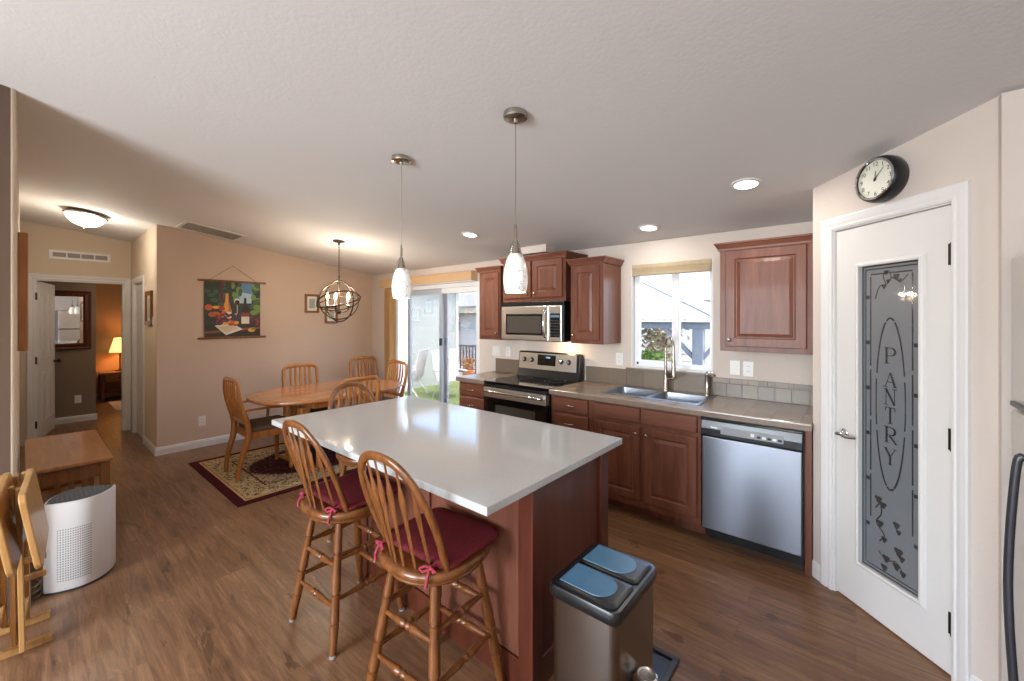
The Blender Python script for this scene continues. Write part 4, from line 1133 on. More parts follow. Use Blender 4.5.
t.scale = (.92, .92, 1.2)
t = thing('return_air_grille', 'long grey return-air grille in the ceiling over the dining wall', 'vent', on_ceiling(-5.635, 1.39)); t.rotation_euler = (-SL, 0, 0)
b = B()
for a in ((-.22, .22, -.29, -.262), (-.22, .22, .262, .29), (-.22, -.195, -.262, .262), (.195, .22, -.262, .262)): b.box(a[0], a[1], a[2], a[3], -.012, -.0005)
b.done('grille_frame', 'trim', t)
b = B()
for k in range(21): y = -.25 + k * .025; b.box(-.194, .194, y - .006, y + .006, -.009, -.003)
b.box(-.1945, .1945, -.2615, .2615, -.0025, -.0008); b.done('grille_slats', 'grille', t)
t = thing('wall_register', 'white four-slot air register high on the hall wall above the doorway', 'vent', (-7.7, .484, 2.342), PI / 2)
b = B()
xs = [-.275, -.245, -.13, -.118, -.006, .006, .118, .130, .245, .275]
for x0, x1, z0, z1 in wall_cells(xs, [-.055, -.028, .028, .055], [(xs[i], xs[i + 1], -.028, .028) for i in (1, 3, 5, 7)]): b.box(x0, x1, -.012, -.0005, z0, z1)
bmesh.ops.remove_doubles(b.bm, verts=b.bm.verts, dist=1e-5); b.done('register_frame', 'trim', t)
for i in (1, 3, 5, 7):
    b = B(); b.box(xs[i] + .001, xs[i + 1] - .001, -.003, -.0006, -.0275, .0275)
    for k in range(5): z = -.022 + k * .011; b.box(xs[i] + .001, xs[i + 1] - .001, -.009, -.0035, z - .002, z + .002)
    b.done('slot_louvre', 'grille', t)

# ------------------------------------------------------------------ dining set
RW, RL = 1.56, 2.35
t = thing('area_rug', 'burgundy bordered floral rug lying under the dining table', 'rug', (-4.63, 2.30, 0))
b = B(); b.box(-RW / 2, RW / 2, -RL / 2, RL / 2, .0005, .0085); b.done('rug_pile', rug_mat(RW, RL), t, bevel=.002)

t = thing('dining_table', 'long oval oak dining table standing on the floral rug', 'table', (-4.50, 2.215, .0095))
hw, hl = .535, .80
out = []
for k in range(64):
    a = 2 * PI * k / 64; c, s_ = math.cos(a), math.sin(a); e = .80
    out.append((hw * math.copysign(abs(c) ** e, c), hl * math.copysign(abs(s_) ** e, s_)))
b = B(); b.rings([[(x * s1, y * s1, z) for x, y in out] for s1, z in ((.955, .700), (.985, .706), (1.0, .718), (1.0, .734), (.992, .742))]); b.done('table_top', 'oak_table', t, smooth=35)
b = B(); b.box(-.33, .33, -.34, .42, .62, .6995); b.done('apron_frame', 'oak', t, bevel=.004)
for y in (-.36, .36):
    for x in (-.15, .15):
        b = B(); b.rings([[(px, py, z) for px, py in rrect(x - .055, x + .055, y - .05, y + .05, .02, 3)] for z in (.058, .6195)]); b.done('leg', 'oak', t, smooth=35)
    b = B(); b.prism([(-.36, 0), (-.30, 0), (-.28, .012), (.28, .012), (.30, 0), (.36, 0), (.36, .03), (.22, .0575), (-.22, .0575), (-.36, .03)], y - .05, y + .05, 'y'); b.done('trestle_foot', 'oak', t, bevel=.005)
b = B(); b.box(-.02, .02, -.309, .309, .20, .29); b.done('cross_stretcher', 'oak', t, bevel=.004)


def make_chair(label, arms):
    t = thing('dining_chair', label, 'chair', group='oak slat-back dining chairs')
    def post(z):  # y of the rear post centre line
        return -.285 + .085 * math.exp(-((z - .44) / .23) ** 2) - .02 * max(0, z - .6)
    zs = [0, .08, .16, .24, .32, .40, .48, .56, .64, .72]
    W2 = .205
    for s_ in (-1, 1):
        b = B(); xx = lambda z: s_ * (W2 - .03 * max(0, (.4 - z) / .4))
        P = [(xx(z), post(z), z) for z in zs] + [(s_ * W2, post(.80), .80), (s_ * (W2 - .004), post(.87), .87)]
        b.tube(P, [.021, .022, .024, .027, .030, .031, .029, .026, .023, .021, .020, .019], 8, flat=(.95, 1.05), up=(0, 1, 0)); b.done('rear_leg', 'oak', t, smooth=50)
    b = B(); P = [(-W2 + .004, post(.86), .86), (-W2 + .006, post(.90), .890), (-W2 + .025, post(.93), .916), (-W2 + .06, post(.95), .930), (0, post(.95) - .012, .937), (W2 - .06, post(.95), .930), (W2 - .025, post(.93), .916), (W2 - .006, post(.90), .890), (W2 - .004, post(.86), .86)]
    b.tube(spline(P, 4), .019, 8, flat=(.8, 1.15), up=(0, 1, 0)); b.done('top_rail', 'oak', t, smooth=50)
    b = B(); b.tube([(-W2, post(.52), .525), (0, post(.52) - .008, .525), (W2, post(.52), .525)], .019, 8, flat=(.7, 1.2), up=(0, 1, 0)); b.done('lower_rail', 'oak', t, smooth=50)
    for k in range(5):
        x = -.135 + .0675 * k; b = B(); b.tube([(x * .85, post(z) - (.006 if 0.55 < z < .9 else 0), z) for z in (.53, .60, .68, .76, .84, .89, .927)], [.010, .012, .0155, .0175, .0165, .014, .012], 6, flat=(.5, 1.0), up=(0, 1, 0)); b.done('slat', 'oak', t, smooth=50)
    b = B(); b.box(-.205, .205, -.19, .215, .365, .432); b.done('seat_frame', 'oak', t, bevel=.006)
    b = B(); b.rings([[(x * s1, y * s1, z) for x, y in rrect(-.212, .212, -.172, .222, .03)] for s1, z in ((.97, .4325), (1, .44), (1, .462), (.97, .475), (.8, .482))]); b.done('seat_pad', 'seatcloth', t, smooth=50)
    for s_ in (-1, 1):
        b = B(); b.tube([(s_ * .182, .19, .0), (s_ * .184, .19, .20), (s_ * .184, .19, .3645)], [.019, .022, .025], 8, up=(0, 1, 0)); b.done('front_leg', 'oak', t, smooth=50)
    if arms:
        for s_ in (-1, 1):
            b = B(); b.tube([(s_ * .222, post(.64) + .0, .655), (s_ * .25, -.05, .662), (s_ * .255, .12, .655), (s_ * .25, .19, .640)], [.015, .018, .020, .016], 8, flat=(.7, 1.25), up=(0, 0, 1)); b.done('arm', 'oak', t, smooth=50)
            b = B(); b.tube([(s_ * .222, .10, .38), (s_ * .24, .12, .50), (s_ * .25, .13, .645)], .015, 8); b.done('arm_post', 'oak', t, smooth=50)
    return t


ca = make_chair('oak slat-back armchair at the end of the dining table nearest the hall', True)
cs = make_chair('oak slat-back side chair tucked in between the dining table and the tan wall', False)
for k, (proto, first, x, y, rz, lb) in enumerate((
        (ca, True, -4.64, 1.585, 0, None), (ca, False, -4.76, 2.975, 180, 'oak slat-back armchair at the end of the dining table nearest the patio slider'),
        (cs, True, -5.08, 2.25, -90, None), (cs, False, -5.45, 3.315, -91, 'oak slat-back side chair standing in the corner beside the vertical blind'),
        (cs, False, -4.03, 2.13, 92, 'oak slat-back side chair on the island side of the dining table'))):
    o = proto if first else copy_tree(proto); o.location = (x, y, .0095 if not (x < -5.4) else 0); o.rotation_euler = (0, 0, math.radians(rz))
    if lb: o['label'] = lb

# ------------------------------------------------------------------ things on the dining wall and in the hall
# local frame on the dining wall: rz=+90deg -> local x = world +y, local -y = out into the room
t = thing('scroll_picture', 'wine and fruit still-life picture on wooden scroll rods hanging on the tan wall', 'picture', (-6.0, 1.70, 1.65), PI / 2)
art = B(); AW, A0, A1 = .30, -.345, .345
cols = ['2a3428', '5c7f9c', 'a9c0cc', '3d5a34', '6d8a3c', '1d1f1c', '5a2430', '8a3038', 'c05a34', 'd99a3c', 'c9b89a', '32251c', 'd8d2c4', '7a4f2c', '432a4a', 'a8321e']
mats = [flat('printed_colour_%s' % c, c, 0.6, var=.10, vs=30) for c in cols]
Y = -.014; art.mi = 0
art.box(-AW, AW, -.0135, -.010, A0, A1)
lay = [0]


def shp(ci, pts):
    lay[0] += 1; art.mi = ci; art.poly([(max(-AW, min(AW, x)), -.0136 - lay[0] * .00001, max(A0, min(A1, z))) for x, z in pts])


def ell(ci, x, z, rx, rz, n=12): shp(ci, [(x + rx * math.cos(2 * PI * k / n), z + rz * math.sin(2 * PI * k / n)) for k in range(n)])


shp(1, [(.06, A1), (.22, A1), (.22, .12), (.02, .10)]); shp(2, [(.08, .22), (.20, .20), (.20, .08), (.04, .08)])
rnd = random.Random(3)
for k in range(16): ell(3 if k % 3 else 4, rnd.uniform(.20, .29), rnd.uniform(-.05, .33), rnd.uniform(.02, .05), rnd.uniform(.02, .05), 8)
for k in range(12): ell(4 if k % 2 else 3, rnd.uniform(-.01, .08), rnd.uniform(.12, .33), rnd.uniform(.015, .03), rnd.uniform(.02, .05), 8)
for k in range(10): ell(3, rnd.uniform(-.28, -.02), rnd.uniform(.05, .33), rnd.uniform(.02, .05), rnd.uniform(.02, .05), 8)
shp(6, [(-.14, A1), (-.11, A1), (-.11, .08), (-.14, .08)])
shp(11, [(-AW, -.20), (AW, -.12), (AW, A0), (-AW, A0)]); shp(13, [(-AW, -.27), (AW, -.22), (AW, -.245), (-AW, -.30)])
shp(12, [(-.20, -.20), (-.02, -.17), (.10, -.25), (-.08, -.32)]); shp(10, [(-.17, -.22), (-.02, -.19), (.05, -.24), (-.08, -.29)])
shp(9, [(-.085, .20), (-.055, .20), (-.05, .10), (-.02, -.02), (-.02, -.12), (-.12, -.12), (-.12, -.02), (-.09, .10)]); shp(8, [(-.06, .18), (-.05, .10), (-.025, -.02), (-.025, -.10), (-.05, -.10)])
shp(12, [(-.115, -.03), (-.025, -.03), (-.025, -.10), (-.115, -.10)])
ell(12, .04, .10, .035, .04); ell(5, .04, .09, .028, .03); shp(10, [(.036, .06), (.044, .06), (.044, -.06), (.036, -.06)]); ell(10, .04, -.06, .03, .010)
shp(5, [(.115, .15), (.14, .15), (.145, .05), (.175, .0), (.175, -.20), (.085, -.20), (.085, .0), (.11, .05)]); shp(7, [(.085, -.04), (.175, -.04), (.175, -.09), (.085, -.09)]); shp(12, [(.085, -.09), (.175, -.09), (.175, -.18), (.085, -.18)])
for k in range(12): ell((8, 9, 15, 8)[k % 4], rnd.uniform(-.26, -.08), rnd.uniform(-.10, .03), rnd.uniform(.02, .045), rnd.uniform(.015, .04), 7)
for k in range(34): ell((14, 6, 7, 14)[k % 4], rnd.uniform(-.18, .07), rnd.uniform(-.19, -.05), .018, .018, 10)
for k in range(8): ell((8, 9, 15)[k % 3], rnd.uniform(-.10, .06), rnd.uniform(-.20, -.14), .03, .02, 7)
for k in range(12): ell((6, 7, 14)[k % 3], rnd.uniform(.19, .28), rnd.uniform(-.19, -.08), .018, .018, 9)
ell(9, .20, -.26, .045, .03, 6); ell(4, .22, -.24, .03, .02, 6)
art.done('printed_scroll', mats, t)
for z in (A1 + .005, A0 - .005):
    b = B(); b.cyl((-.365, -.015, z), (.365, -.015, z), .0125, 12); b.done('scroll_rod', 'walnut', t, smooth=40)
b = B(); b.tube([(-.25, -.015, A1 + .016), (0, -.006, .545), (.25, -.015, A1 + .016)], .0025, 6); b.cyl((0, -.0005, .545), (0, -.012, .545), .004, 8); b.done('hanging_cord', 'walnut', t)


def framed(label, loc, rz, w, h, fm, fw, inner, d=.025):
    t = thing('framed_picture', label, 'picture', loc, rz)
    b = B(); L = [(0, 0), (0, d - .004), (.004, d), (fw - .004, d - .003), (fw, d - .008), (fw, .006)]
    b.rings([[(-w / 2 + i, -.0005 - q, -h / 2 + i), (w / 2 - i, -.0005 - q, -h / 2 + i), (w / 2 - i, -.0005 - q, h / 2 - i), (-w / 2 + i, -.0005 - q, h / 2 - i)] for i, q in L], True, False); b.done('picture_frame', fm, t)
    b = B(); b.box(-w / 2 + fw, w / 2 - fw, -.008, -.0065, -h / 2 + fw, h / 2 - fw); mt = b.done('mat_board', 'dial', t)
    b = B(); rn = random.Random(len(label)); x2, z2 = w / 2 - fw - .03, h / 2 - fw - .035
    b.box(-x2, x2, -.0086, -.0081, -z2, z2); b.done('picture_print', inner, mt)
    return t


pm = cloth('soft_botanical_print', 'b6b4a6', '8f978c', 14, .6)
framed('small dark framed print hanging on the tan wall beside the chandelier', (-6.0, 2.672, 1.752), PI / 2, .20, .265, 'walnut', .03, pm)
framed('small dark framed print hanging low behind the orb chandelier', (-6.0, 2.955, 1.590), PI / 2, .19, .245, 'walnut', .03, pm)
framed('small framed print on the hall wall above the thermostat plate', (-6.36, .963, 1.66), 0, .34, .40, 'walnut', .05, pm)
framed('orange wood framed picture seen edge-on along the hall wall over the console', (-4.40, HY, 1.71), PI, .62, .76, 'oak', .05, pm, .045)

# wall clock on the pantry wall
t = thing('wall_clock', 'round black wall clock with an ivory dial above the pantry door', 'clock', (PX + .448 * .7071, PY - .448 * .7071, 2.222), DA)
t.scale = (.88, .85, .88)
b = B(); b.lathe([(.118, .0005), (.126, .02), (.128, .05), (.122, .078), (.112, .088), (.106, .084), (.106, .0005)], n=48, cap0=False, cap1=False, ax=(0, -1, 0)); b.lathe([(.105, .0008), (.105, .06)], n=40, ax=(0, -1, 0)); b.done('clock_case', 'black', t, smooth=40)
b = B(); b.lathe([(.1125, .0885), (.110, .093), (.104, .094), (.101, .088)], n=48, cap0=False, cap1=False, ax=(0, -1, 0)); b.done('chrome_bezel', 'chrome', t, smooth=50)
b = B(); b.lathe([(.103, .0605), (.103, .076)], n=48, ax=(0, -1, 0)); dl = b.done('dial', 'dial', t)
for n in range(1, 13):
    fc = bpy.data.curves.new('numeral', 'FONT'); fc.body = str(n); fc.size = .032; fc.align_x = 'CENTER'; fc.align_y = 'CENTER'; fc.extrude = .0004
    tmp = bpy.data.objects.new('tmp', fc); COL.objects.link(tmp); bpy.context.view_layer.update()
    me = bpy.data.meshes.new_from_object(tmp.evaluated_get(bpy.context.evaluated_depsgraph_get())); bpy.data.objects.remove(tmp)
    a = PI / 2 - 2 * PI * n / 12; me.transform(Matrix.Translation((.082 * math.cos(a), -.0766, .082 * math.sin(a))) @ Matrix.Rotation(PI / 2, 4, 'X')); me.materials.clear(); me.materials.append(M['ink'])
    o = bpy.data.objects.new('numeral', me); COL.objects.link(o); o.parent = dl
for nm, a, L, w in (('hour_hand', 90 - 4, .045, .008), ('minute_hand', 90 - 44, .072, .006)):
    a = math.radians(a); d = Vector((math.cos(a), 0, math.sin(a))); q = Vector((-d.z, 0, d.x)); yv = Vector((0, -.0788 if nm[0] == 'h' else -.0802, 0)); b = B(); b.rings([[yv - d * .012 + q * w * .5 + e, yv - d * .012 - q * w * .5 + e, yv + d * L - q * w * .2 + e, yv + d * L + q * w * .2 + e] for e in (Vector((0, 0, 0)), Vector((0, -.0008, 0)))]); b.done(nm, 'ink', dl)
b = B(); b.lathe([(.006, .0765), (.006, .083)], n=14, ax=(0, -1, 0)); b.done('hand_cap', 'ink', dl)

# ------------------------------------------------------------------ console, purifier, tray tables by the hall corner
t = thing('console_table', 'low brown wooden console table against the hall wall behind the air purifier', 'table', (-4.66, .215, 0)); cw, cd, ch = .57, .205, .545
b = B(); b.rings([[(x, y, z) for x, y in rrect(-cw - o_, cw + o_, -cd - o_, cd + o_, .02)] for o_, z in ((-.012, ch - .028), (0, ch - .02), (0, ch - .006), (-.006, ch))]); b.done('table_top', 'walnut_top', t, smooth=35)
for x in (-1, 1):
    for y in (-1, 1):
        b = B(); xx, yy = x * (cw - .055), y * (cd - .04); b.box(xx - .03, xx + .03, yy - .025, yy + .025, 0, ch - .0285); b.done('leg', 'walnut', t, bevel=.003)
b = B()
for y in (-1, 1): b.box(-cw + .086, cw - .086, y * (cd - .04) - .011, y * (cd - .04) + .011, ch - .13, ch - .029)
for x in (-1, 1): b.box(x * (cw - .055) - .011, x * (cw - .055) + .011, -cd + .066, cd - .066, ch - .13, ch - .029)
b.done('apron', 'walnut', t)
for x in (-1, 1):
    b = B(); xx = x * (cw - .055); b.box(xx - .011, xx + .011, -cd + .066, cd - .066, .10, .14); b.done('lower_rail', 'walnut', t)
    for k in range(3): y = -.065 + .065 * k; b = B(); b.box(xx - .006, xx + .006, y - .014, y + .014, .1405, ch - .1305); b.done('end_slat', 'walnut', t)
b = B(); b.box(-cw + .09, cw - .09, -cd + .03, cd - .03, .1, .115); b.done('bottom_shelf', 'walnut', t)

t = thing('air_purifier', 'white leaf-shaped air purifier with a slate top standing in front of the console', 'air purifier', (-3.487, .222, 0), math.radians(0))
tipa = Vector((.045, -.150)); tipb = Vector((-.045, .150)); ch_ = (tipb - tipa); nn = Vector((ch_.y, -ch_.x)).normalized()


def leaf(sc, n=14):
    P = []
    for k in range(n + 1):
        s_ = k / n; P.append(tipa + ch_ * s_ + nn * (.100 * (math.sin(PI * s_) ** .80)))
    for k in range(1, n):
        s_ = 1 - k / n; P.append(tipa + ch_ * s_ - nn * (.150 * (math.sin(PI * s_) ** .80)))
    return [(p.x * sc, p.y * sc) for p in P]


b = B(); b.rings([[(x, y, z) for x, y in leaf(s1)] for s1, z in ((.94, 0.0005), (.94, .012))]); b.done('base_foot', 'darkgrey', t)
b = B(); b.rings([[(x, y, z) for x, y in leaf(s1)] for s1, z in ((.96, .0125), (1.0, .022), (1.0, .495), (.985, .505), (.93, .505))]); b.done('white_shell', 'white', t, smooth=40)
b = B(); b.rings([[(x, y, z) for x, y in leaf(.925)] for z in (.5055, .5085)]); tg = b.done('top_grille', 'slate', t)
b = B(); P = leaf(.88)
for k in range(13):
    y = -.115 + k * .019; s_ = (y / .132 + 1) / 2; xr = .100 * .88 * math.sin(PI * s_) ** .8 * .95; xc = -.045 * y / .15
    b.bar((xc - xr * 1.3, y, .5095), (xc + xr * .9, y, .5095), .006, .002)
b.done('grille_ribs', 'darkgrey', tg)
b = B()
LP = leaf(1.0)


def onface(s_, z):
    k = s_ * 14; i = int(k); f = k - i; p = Vector(LP[i]) * (1 - f) + Vector(LP[i + 1]) * f; d = (Vector(LP[i + 1]) - Vector(LP[i])).normalized(); return p, d, Vector((d.y, -d.x))


for i in range(15):
    for j in range(22):
        p, d, n_ = onface(.13 + i * .027, 0); z = .07 + j * .0135; q = Vector((p.x, p.y, z)) + Vector((n_.x, n_.y, 0)) * .0006; e = Vector((d.x, d.y, 0)) * .0026; u_ = Vector((0, 0, .0034))
        b.poly([q - e - u_, q + e - u_, q + e + u_, q - e + u_])
b.done('perforated_panel', 'greyhole', t)
t = thing('power_cord', 'grey power cord coiled on the floor behind the air purifier', 'cord', (-3.40, .05, 0))
b = B(); b.tube([(.045 * math.cos(a) * (1 + .05 * a) - .09, .03 * math.sin(a) - .012, .006 + .006 * a) for a in [k * .35 for k in range(50)]], .0045, 6); b.done('cord_coil', 'greyhole', t)

# folded tray tables leaning beside the wall corner


def tray_table(label, loc, rz):
    t = thing('folding_tray_table', label, 'tray table', loc, rz, 'folded tray tables')
    b = B(); b.rings([[(x, y + .005 + (.79 - z) * .15, z) for x, z in rrect(-.25, .25, .445, .772, .04)] for y in (-.010, .012)]); b.done('tray_top', 'pine', t, bevel=.004)
    for s_ in (-1, 1):
        b = B(); b.bar((s_ * .14 - .16, -.004, .0), (s_ * .14 - .16, -.016, .74), .040, .018, up=(0, 1, 0)); b.done('leg', 'pine', t, bevel=.003)
        b = B(); b.bar((s_ * .10 - .16, -.032, .02), (s_ * .10 - .16, -.040, .74), .036, .018, up=(0, 1, 0)); b.done('leg', 'pine', t, bevel=.003)
    for z, y, w in ((.11, -.006, .12), (.20, -.034, .082)):
        b = B(); b.box(-w - .16, w - .16, y - .007, y + .007, z - .016, z + .016); b.done('cross_rail', 'pine', t, bevel=.003)
    return t


ta = tray_table('pale wooden folded tray table standing nearest the air purifier', (-2.87, .002, .036), math.radians(-3.6))
tb = copy_tree(ta); tb.location = (-2.87, -.072, .036); tb['label'] = 'pale wooden folded tray table half cut off by the picture edge beside its twin'
t = thing('tray_table_stand', 'pale wooden storage stand with crossing feet carrying the two folded tray tables', 'stand', (-3.07, -.012, 0))
for x in (-.115, .115):
    b = B(); b.box(x - .014, x + .014, -.19, .105, .0, .034); b.done('foot', 'pine', t, bevel=.005)
    b = B(); b.box(x - .012, x + .012, -.016, .002, .0345, .60); b.done('upright', 'pine', t, bevel=.003)
    for z in (.32, .40): b = B(); b.box(x - .011, x + .011, .0022, .085, z, z + .026); b.done('support_peg', 'pine', t, bevel=.004)
b = B(); b.box(-.103, .103, -.015, .001, .52, .56); b.done('cross_rail', 'pine', t)

# ------------------------------------------------------------------ bedroom seen through the doorway
t = thing('wall_mirror', 'dark wood framed mirror hanging on the taupe bedroom wall', 'mirror', (-8.866, .385, 1.515), PI / 2 + .042)
b = B(); w, h, fw = .56, .86, .085; L = [(0, 0), (0, .018), (.01, .026), (.03, .018), (fw - .02, .028), (fw, .014), (fw, .006)]
b.rings([[(-w / 2 + i, -.0005 - q, -h / 2 + i), (w / 2 - i, -.0005 - q, -h / 2 + i), (w / 2 - i, -.0005 - q, h / 2 - i), (-w / 2 + i, -.0005 - q, h / 2 - i)] for i, q in L], True, False); b.done('mirror_frame', 'cherry_dark', t)
b = B(); b.box(-w / 2 + fw, w / 2 - fw, -.009, -.0065, -h / 2 + fw, h / 2 - fw); b.done('mirror_glass', 'mirror', t)
t = thing('nightstand', 'dark wooden nightstand standing under the lit lamp against the tan bedroom wall', 'nightstand', (-10.84, 1.17, 0), PI / 2)
b = B(); b.box(-.26, .26, -.22, .22, .50, .53); b.done('stand_top', 'walnut', t, bevel=.005)
for x in (-1, 1):
    for y in (-1, 1): b = B(); b.box(x * .225 - .025, x * .225 + .025, y * .185 - .025, y * .185 + .025, 0, .4995); b.done('leg', 'cherry_dark', t, bevel=.003)
b = B(); b.box(-.199, .199, -.19, .19, .34, .4995); b.done('drawer_box', 'cherry_dark', t)
b = B(); b.box(-.185, .185, -.203, -.1905, .355, .485); d_ = b.done('drawer_front', 'walnut', t, bevel=.003)
b = B(); knob(b, 0, .42, -.2035); b.done('knob', 'bronze', d_)
b = B(); b.box(-.199, .199, -.19, .19, .10, .13); b.done('lower_shelf', 'cherry_dark', t)
t = thing('table_lamp', 'lit table lamp with a cream shade standing on the bedroom nightstand', 'lamp', (-10.84, 1.20, .531))
b = B(); b.lathe([(.075, 0), (.075, .012), (.03, .022), (.012, .04), (.010, .30), (.014, .31), (.008, .33), (.006, .44)], n=20); b.done('lamp_base', 'bronze', t, smooth=45)
b = B(); b.rings([[(r * math.cos(2 * PI * k / 28), r * math.sin(2 * PI * k / 28), z) for k in range(28)] for r, z in ((.155, .36), (.085, .63), (.083, .63), (.153, .36))], False, False); b.done('lamp_shade', 'emit_shade', t, smooth=50)
light('table_lamp_light', 'POINT', (-10.84, 1.20, 1.05), 9, (1, .62, .28), radius=.04)
t = thing('bedside_rug', 'pale rug lying on the bedroom floor in front of the nightstand', 'rug', (-9.95, 1.42, 0))
b = B(); b.box(-.55, .55, -.42, .5, .0005, .012); b.done('rug_pile', cloth('cream_rug_pile', 'cfc2ae', 'e0d6c6', 120), t, bevel=.003)

# ------------------------------------------------------------------ outdoors
b = B(); b.box(-22, 12, 3.751, 26, -.30, -.16); struct(b.done('ground', 'concrete'))
b = B(); b.box(-8.15, -4.2, 4.3, 7.5, -.1595, -.145); g = b.done('lawn_grass', 'grass'); g['kind'] = 'stuff'; g['label'] = 'strip of bright green grass outside the patio slider'


def siding(b, p0, p1, z0, z1, lap=.17):
    """lap siding: a saw-tooth profile swept from p0 to p1, weather side on the right of the direction"""
    p0 = Vector((p0[0], p0[1], 0)); p1 = Vector((p1[0], p1[1], 0)); d = (p1 - p0).normalized(); n = Vector((d.y, -d.x, 0)); P = [(-.06, z0)]; z = z0
    while z < z1 - .001: P += [(.014, z), (.006, min(z + lap, z1))]; z += lap
    P.append((-.06, z1)); b.rings([[p + n * a + Vector((0, 0, z)) for a, z in P] for p in (p0, p1)])


t = thing('house_wing', 'pale lap-sided house wing standing across the grass outside the patio slider', 'house')
b = B(); siding(b, (-8.25, 3.76), (-8.25, 7.45), -.16, 2.45); t2 = b.done('siding_wall', 'siding', t)
for o in (t2,):
    pass
b = B(); b.box(-8.33, -8.215, 7.45, 7.55, -.16, 2.45); b.done('corner_board', 'siding2', t)
b = B(); b.prism([(-8.5, 2.46), (-7.85, 2.46), (-7.85, 2.62), (-8.5, 2.75)], 3.76, 7.9, 'y'); b.done('eave', 'fascia', t)
t = thing('neighbour_house', 'cream neighbouring house with a pale fascia seen past the railing', 'house')
b = B(); siding(b, (-20, 11), (-8.0, 11), -.16, 1.75); b.done('siding_wall', 'siding2', t)
b = B(); b.box(-20, -7.9, 10.5, 10.98, 1.76, 1.95); b.done('fascia_board', 'fascia', t)
b = B(); b.prism([(10.45, 1.955), (10.45, 1.99), (14, 3.4), (14, 1.955)], -20, -7.8, 'x'); b.done('roof_slope', 'shingle', t)
b = B(); b.tube([(-11.9, 10.46, 1.86), (-11.9, 10.8, 1.7), (-11.9, 10.93, 1.55), (-11.9, 10.93, -.1)], .04, 8); b.done('downspout', 'siding2', t)
t = thing('patio_railing', 'black metal railing with upright bars outside the patio slider', 'railing', (0, 8.5, -.16))
b = B(); b.box(-9.6, -5.2, -.02, .02, .86, .90); b.box(-9.6, -5.2, -.015, .015, .08, .11); b.done('rails', 'rail', t)
for k in range(34): b = B(); x = -9.55 + k * .13; b.box(x - .016, x + .016, -.016, .016, .1105, .8595); b.done('baluster', 'rail', t)
for x in (-9.6, -5.2): b = B(); b.box(x - .03, x + .03, -.03, .03, 0, .96); b.done('post', 'rail', t)


def lawn_chair(label, x, y, rz):
    t = thing('lawn_chair', label, 'chair', (x, y, -.145), rz, 'white sling lawn chairs')
    for s_ in (-1, 1):
        b = B(); b.tube([(s_ * .27, .25, 0), (s_ * .27, .05, .38), (s_ * .27, -.18, .55), (s_ * .27, -.30, 1.0)], .013, 8); b.tube([(s_ * .27, -.28, 0), (s_ * .27, -.1, .25), (s_ * .27, .22, .42)], .013, 8); b.done('side_frame', 'white', t)
        b = B(); b.box(s_ * .27 - .022, s_ * .27 + .022, -.22, .22, .58, .605); b.done('armrest', 'white', t)
    b = B(); b.rings([[(x_, y_, z_) for x_ in (-.255, .255)] + [(x_, y_ + .008, z_ + .008) for x_ in (.255, -.255)] for y_, z_ in ((.23, .40), (-.16, .36), (-.20, .50), (-.31, 1.0))]); b.done('sling', 'lawnweb', t)
    return t


lc = lawn_chair('white sling lawn chair outside the slider nearest the kitchen counter', -6.52, 5.75, math.radians(-105))
l2 = copy_tree(lc); l2.location = (-7.45, 5.45, -.145); l2.rotation_euler = (0, 0, math.radians(120)); l2['label'] = 'white sling lawn chair standing on the grass close to the sided wall'
for k, (x, y, sc, m, lb) in enumerate(((-8.05, 7.75, 1.0, 'terracotta', 'terracotta pot with dry foliage standing before the patio railing'),)):
    t = thing('potted_plant', lb, 'plant', (x, y, -.1595))
    b = B(); b.lathe([(.11, 0), (.17, .28), (.18, .28), (.18, .31), (.15, .31), (.14, .26)], n=20, cap1=True); b.done('pot', m, t, smooth=40)
    b = B(); rn = random.Random(5)
    for i in range(160):
        a = rn.uniform(0, 2 * PI); r = rn.uniform(0, .2); z = rn.uniform(.31, .62); p = Vector((r * math.cos(a), r * math.sin(a), z)); d = Vector((rn.uniform(-1, 1), rn.uniform(-1, 1), rn.uniform(-.3, 1))).normalized() * .06; q = d.orthogonal().normalized() * .02; b.poly([p - d, p + q, p + d, p - q])
    o = b.done('foliage', cloth('russet_leaf', '80583a', 'a07a52', 30, .7), t)


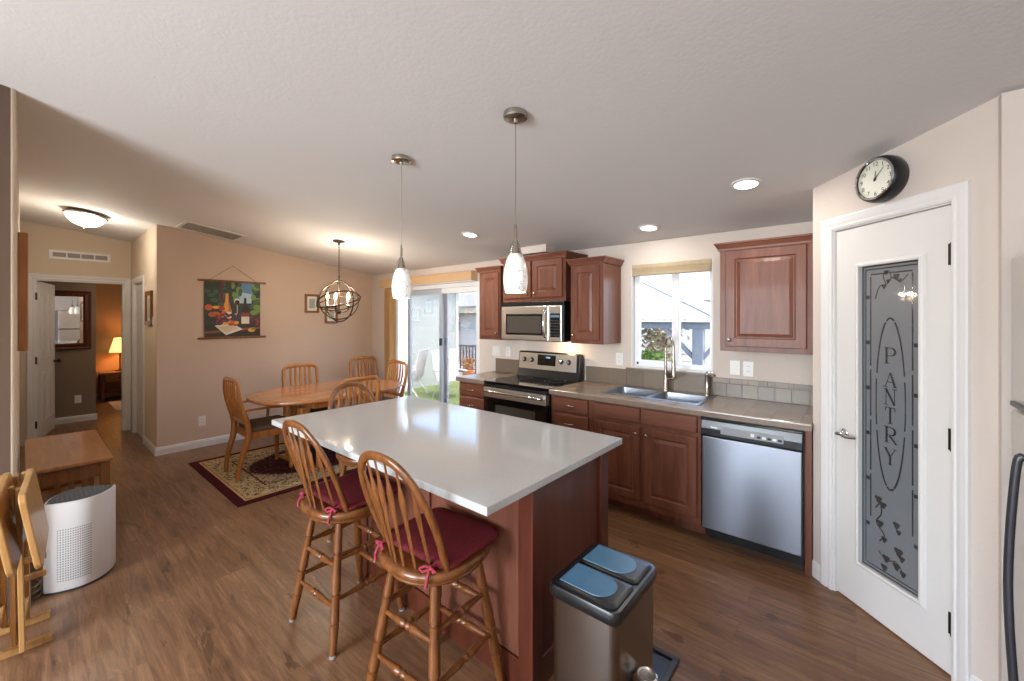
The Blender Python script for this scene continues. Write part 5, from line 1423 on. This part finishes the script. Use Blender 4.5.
def shrub(label, x, y, h, r, m, seed):
    t = thing('garden_shrub', label, 'shrub', (x, y, -.1595))
    b = B(); rn = random.Random(seed)
    for i in range(1500):
        u1 = rn.gauss(0, .42); u2 = rn.gauss(0, .42); z = rn.uniform(.05, 1.0); p = Vector((u1 * r, u2 * r, z * h)); d = Vector((rn.uniform(-1, 1), rn.uniform(-1, 1), rn.uniform(-.4, 1))).normalized() * .06; q = d.orthogonal().normalized() * .022; b.poly([p - d, p + q, p + d, p - q])
    b.done('leafy_crown', m, t)
    b = B()
    for i in range(7): a = rn.uniform(0, 6.28); b.tube([(.02 * math.cos(a), .02 * math.sin(a), 0), (.3 * r * math.cos(a), .3 * r * math.sin(a), h * .8)], [.012, .005], 5)
    b.done('stems', 'walnut', t)


shrub('bright green garden shrub low outside the sink window', -2.62, 6.6, 1.15, .32, 'leaf', 2)
shrub('dry pale shrub standing behind the green one outside the sink window', -2.95, 8.0, 1.50, .45, 'leaf_y', 4)
t = thing('gazebo', 'blue-grey timber gazebo with a pale hipped roof outside the sink window', 'gazebo', (0, 6.0, -.1595))
b = B(); b.box(-4.8, -1.50, -.05, .05, 1.55, 1.645); b.done('beam', 'bluegrey', t, bevel=.004)
b = B(); b.box(-1.735, -1.595, -.06, .06, 0, 1.5495); b.done('post', 'bluegrey', t, bevel=.004)
for s_, e in ((-1, -2.12), (1, -1.30)):
    b = B(); b.bar((-1.70 if s_ < 0 else -1.63, 0, 1.12), (e, 0, 1.545), .05, .07, up=(0, 1, 0)); b.done('brace', 'bluegrey', t)
b = B(); ev = [(-1.42, -.12), (-4.86, -.12), (-4.86, 3.32), (-1.42, 3.32)]
b.rings([[(x, y, 1.66) for x, y in ev], [(x, y, 1.70) for x, y in ev], [(-3.14 + .02 * sx, 1.6 + .02 * sy, 2.38) for sx, sy in ((1, -1), (-1, -1), (-1, 1), (1, 1))]]); b.done('hip_roof', 'shingle', t)
b = B(); b.tube([(-1.42, -.12, 1.715), (-3.12, 1.58, 2.395)], .018, 6); b.done('hip_cap', 'shingle', t)
for x, y in ((-4.72, 0), (-4.72, 3.2), (-1.66, 3.2)): b = B(); b.box(x - .07, x + .07, y - .06, y + .06, 0, 1.655 if y else 1.5495); b.done('post', 'bluegrey', t)
t = thing('garden_house', 'white sided neighbouring house behind the gazebo outside the sink window', 'house')
b = B(); siding(b, (-6.6, 10.2), (1.5, 10.2), -.16, 3.0); b.done('siding_wall', 'siding2', t)
b = B(); b.box(-3.1, 1.5, 9.9, 10.17, 1.96, 2.10); b.done('fascia_board', 'fascia', t)
b = B(); b.prism([(9.7, 3.01), (9.7, 3.1), (13, 4.2), (13, 3.01)], -6.9, 1.8, 'x'); b.done('roof_slope', 'shingle', t)
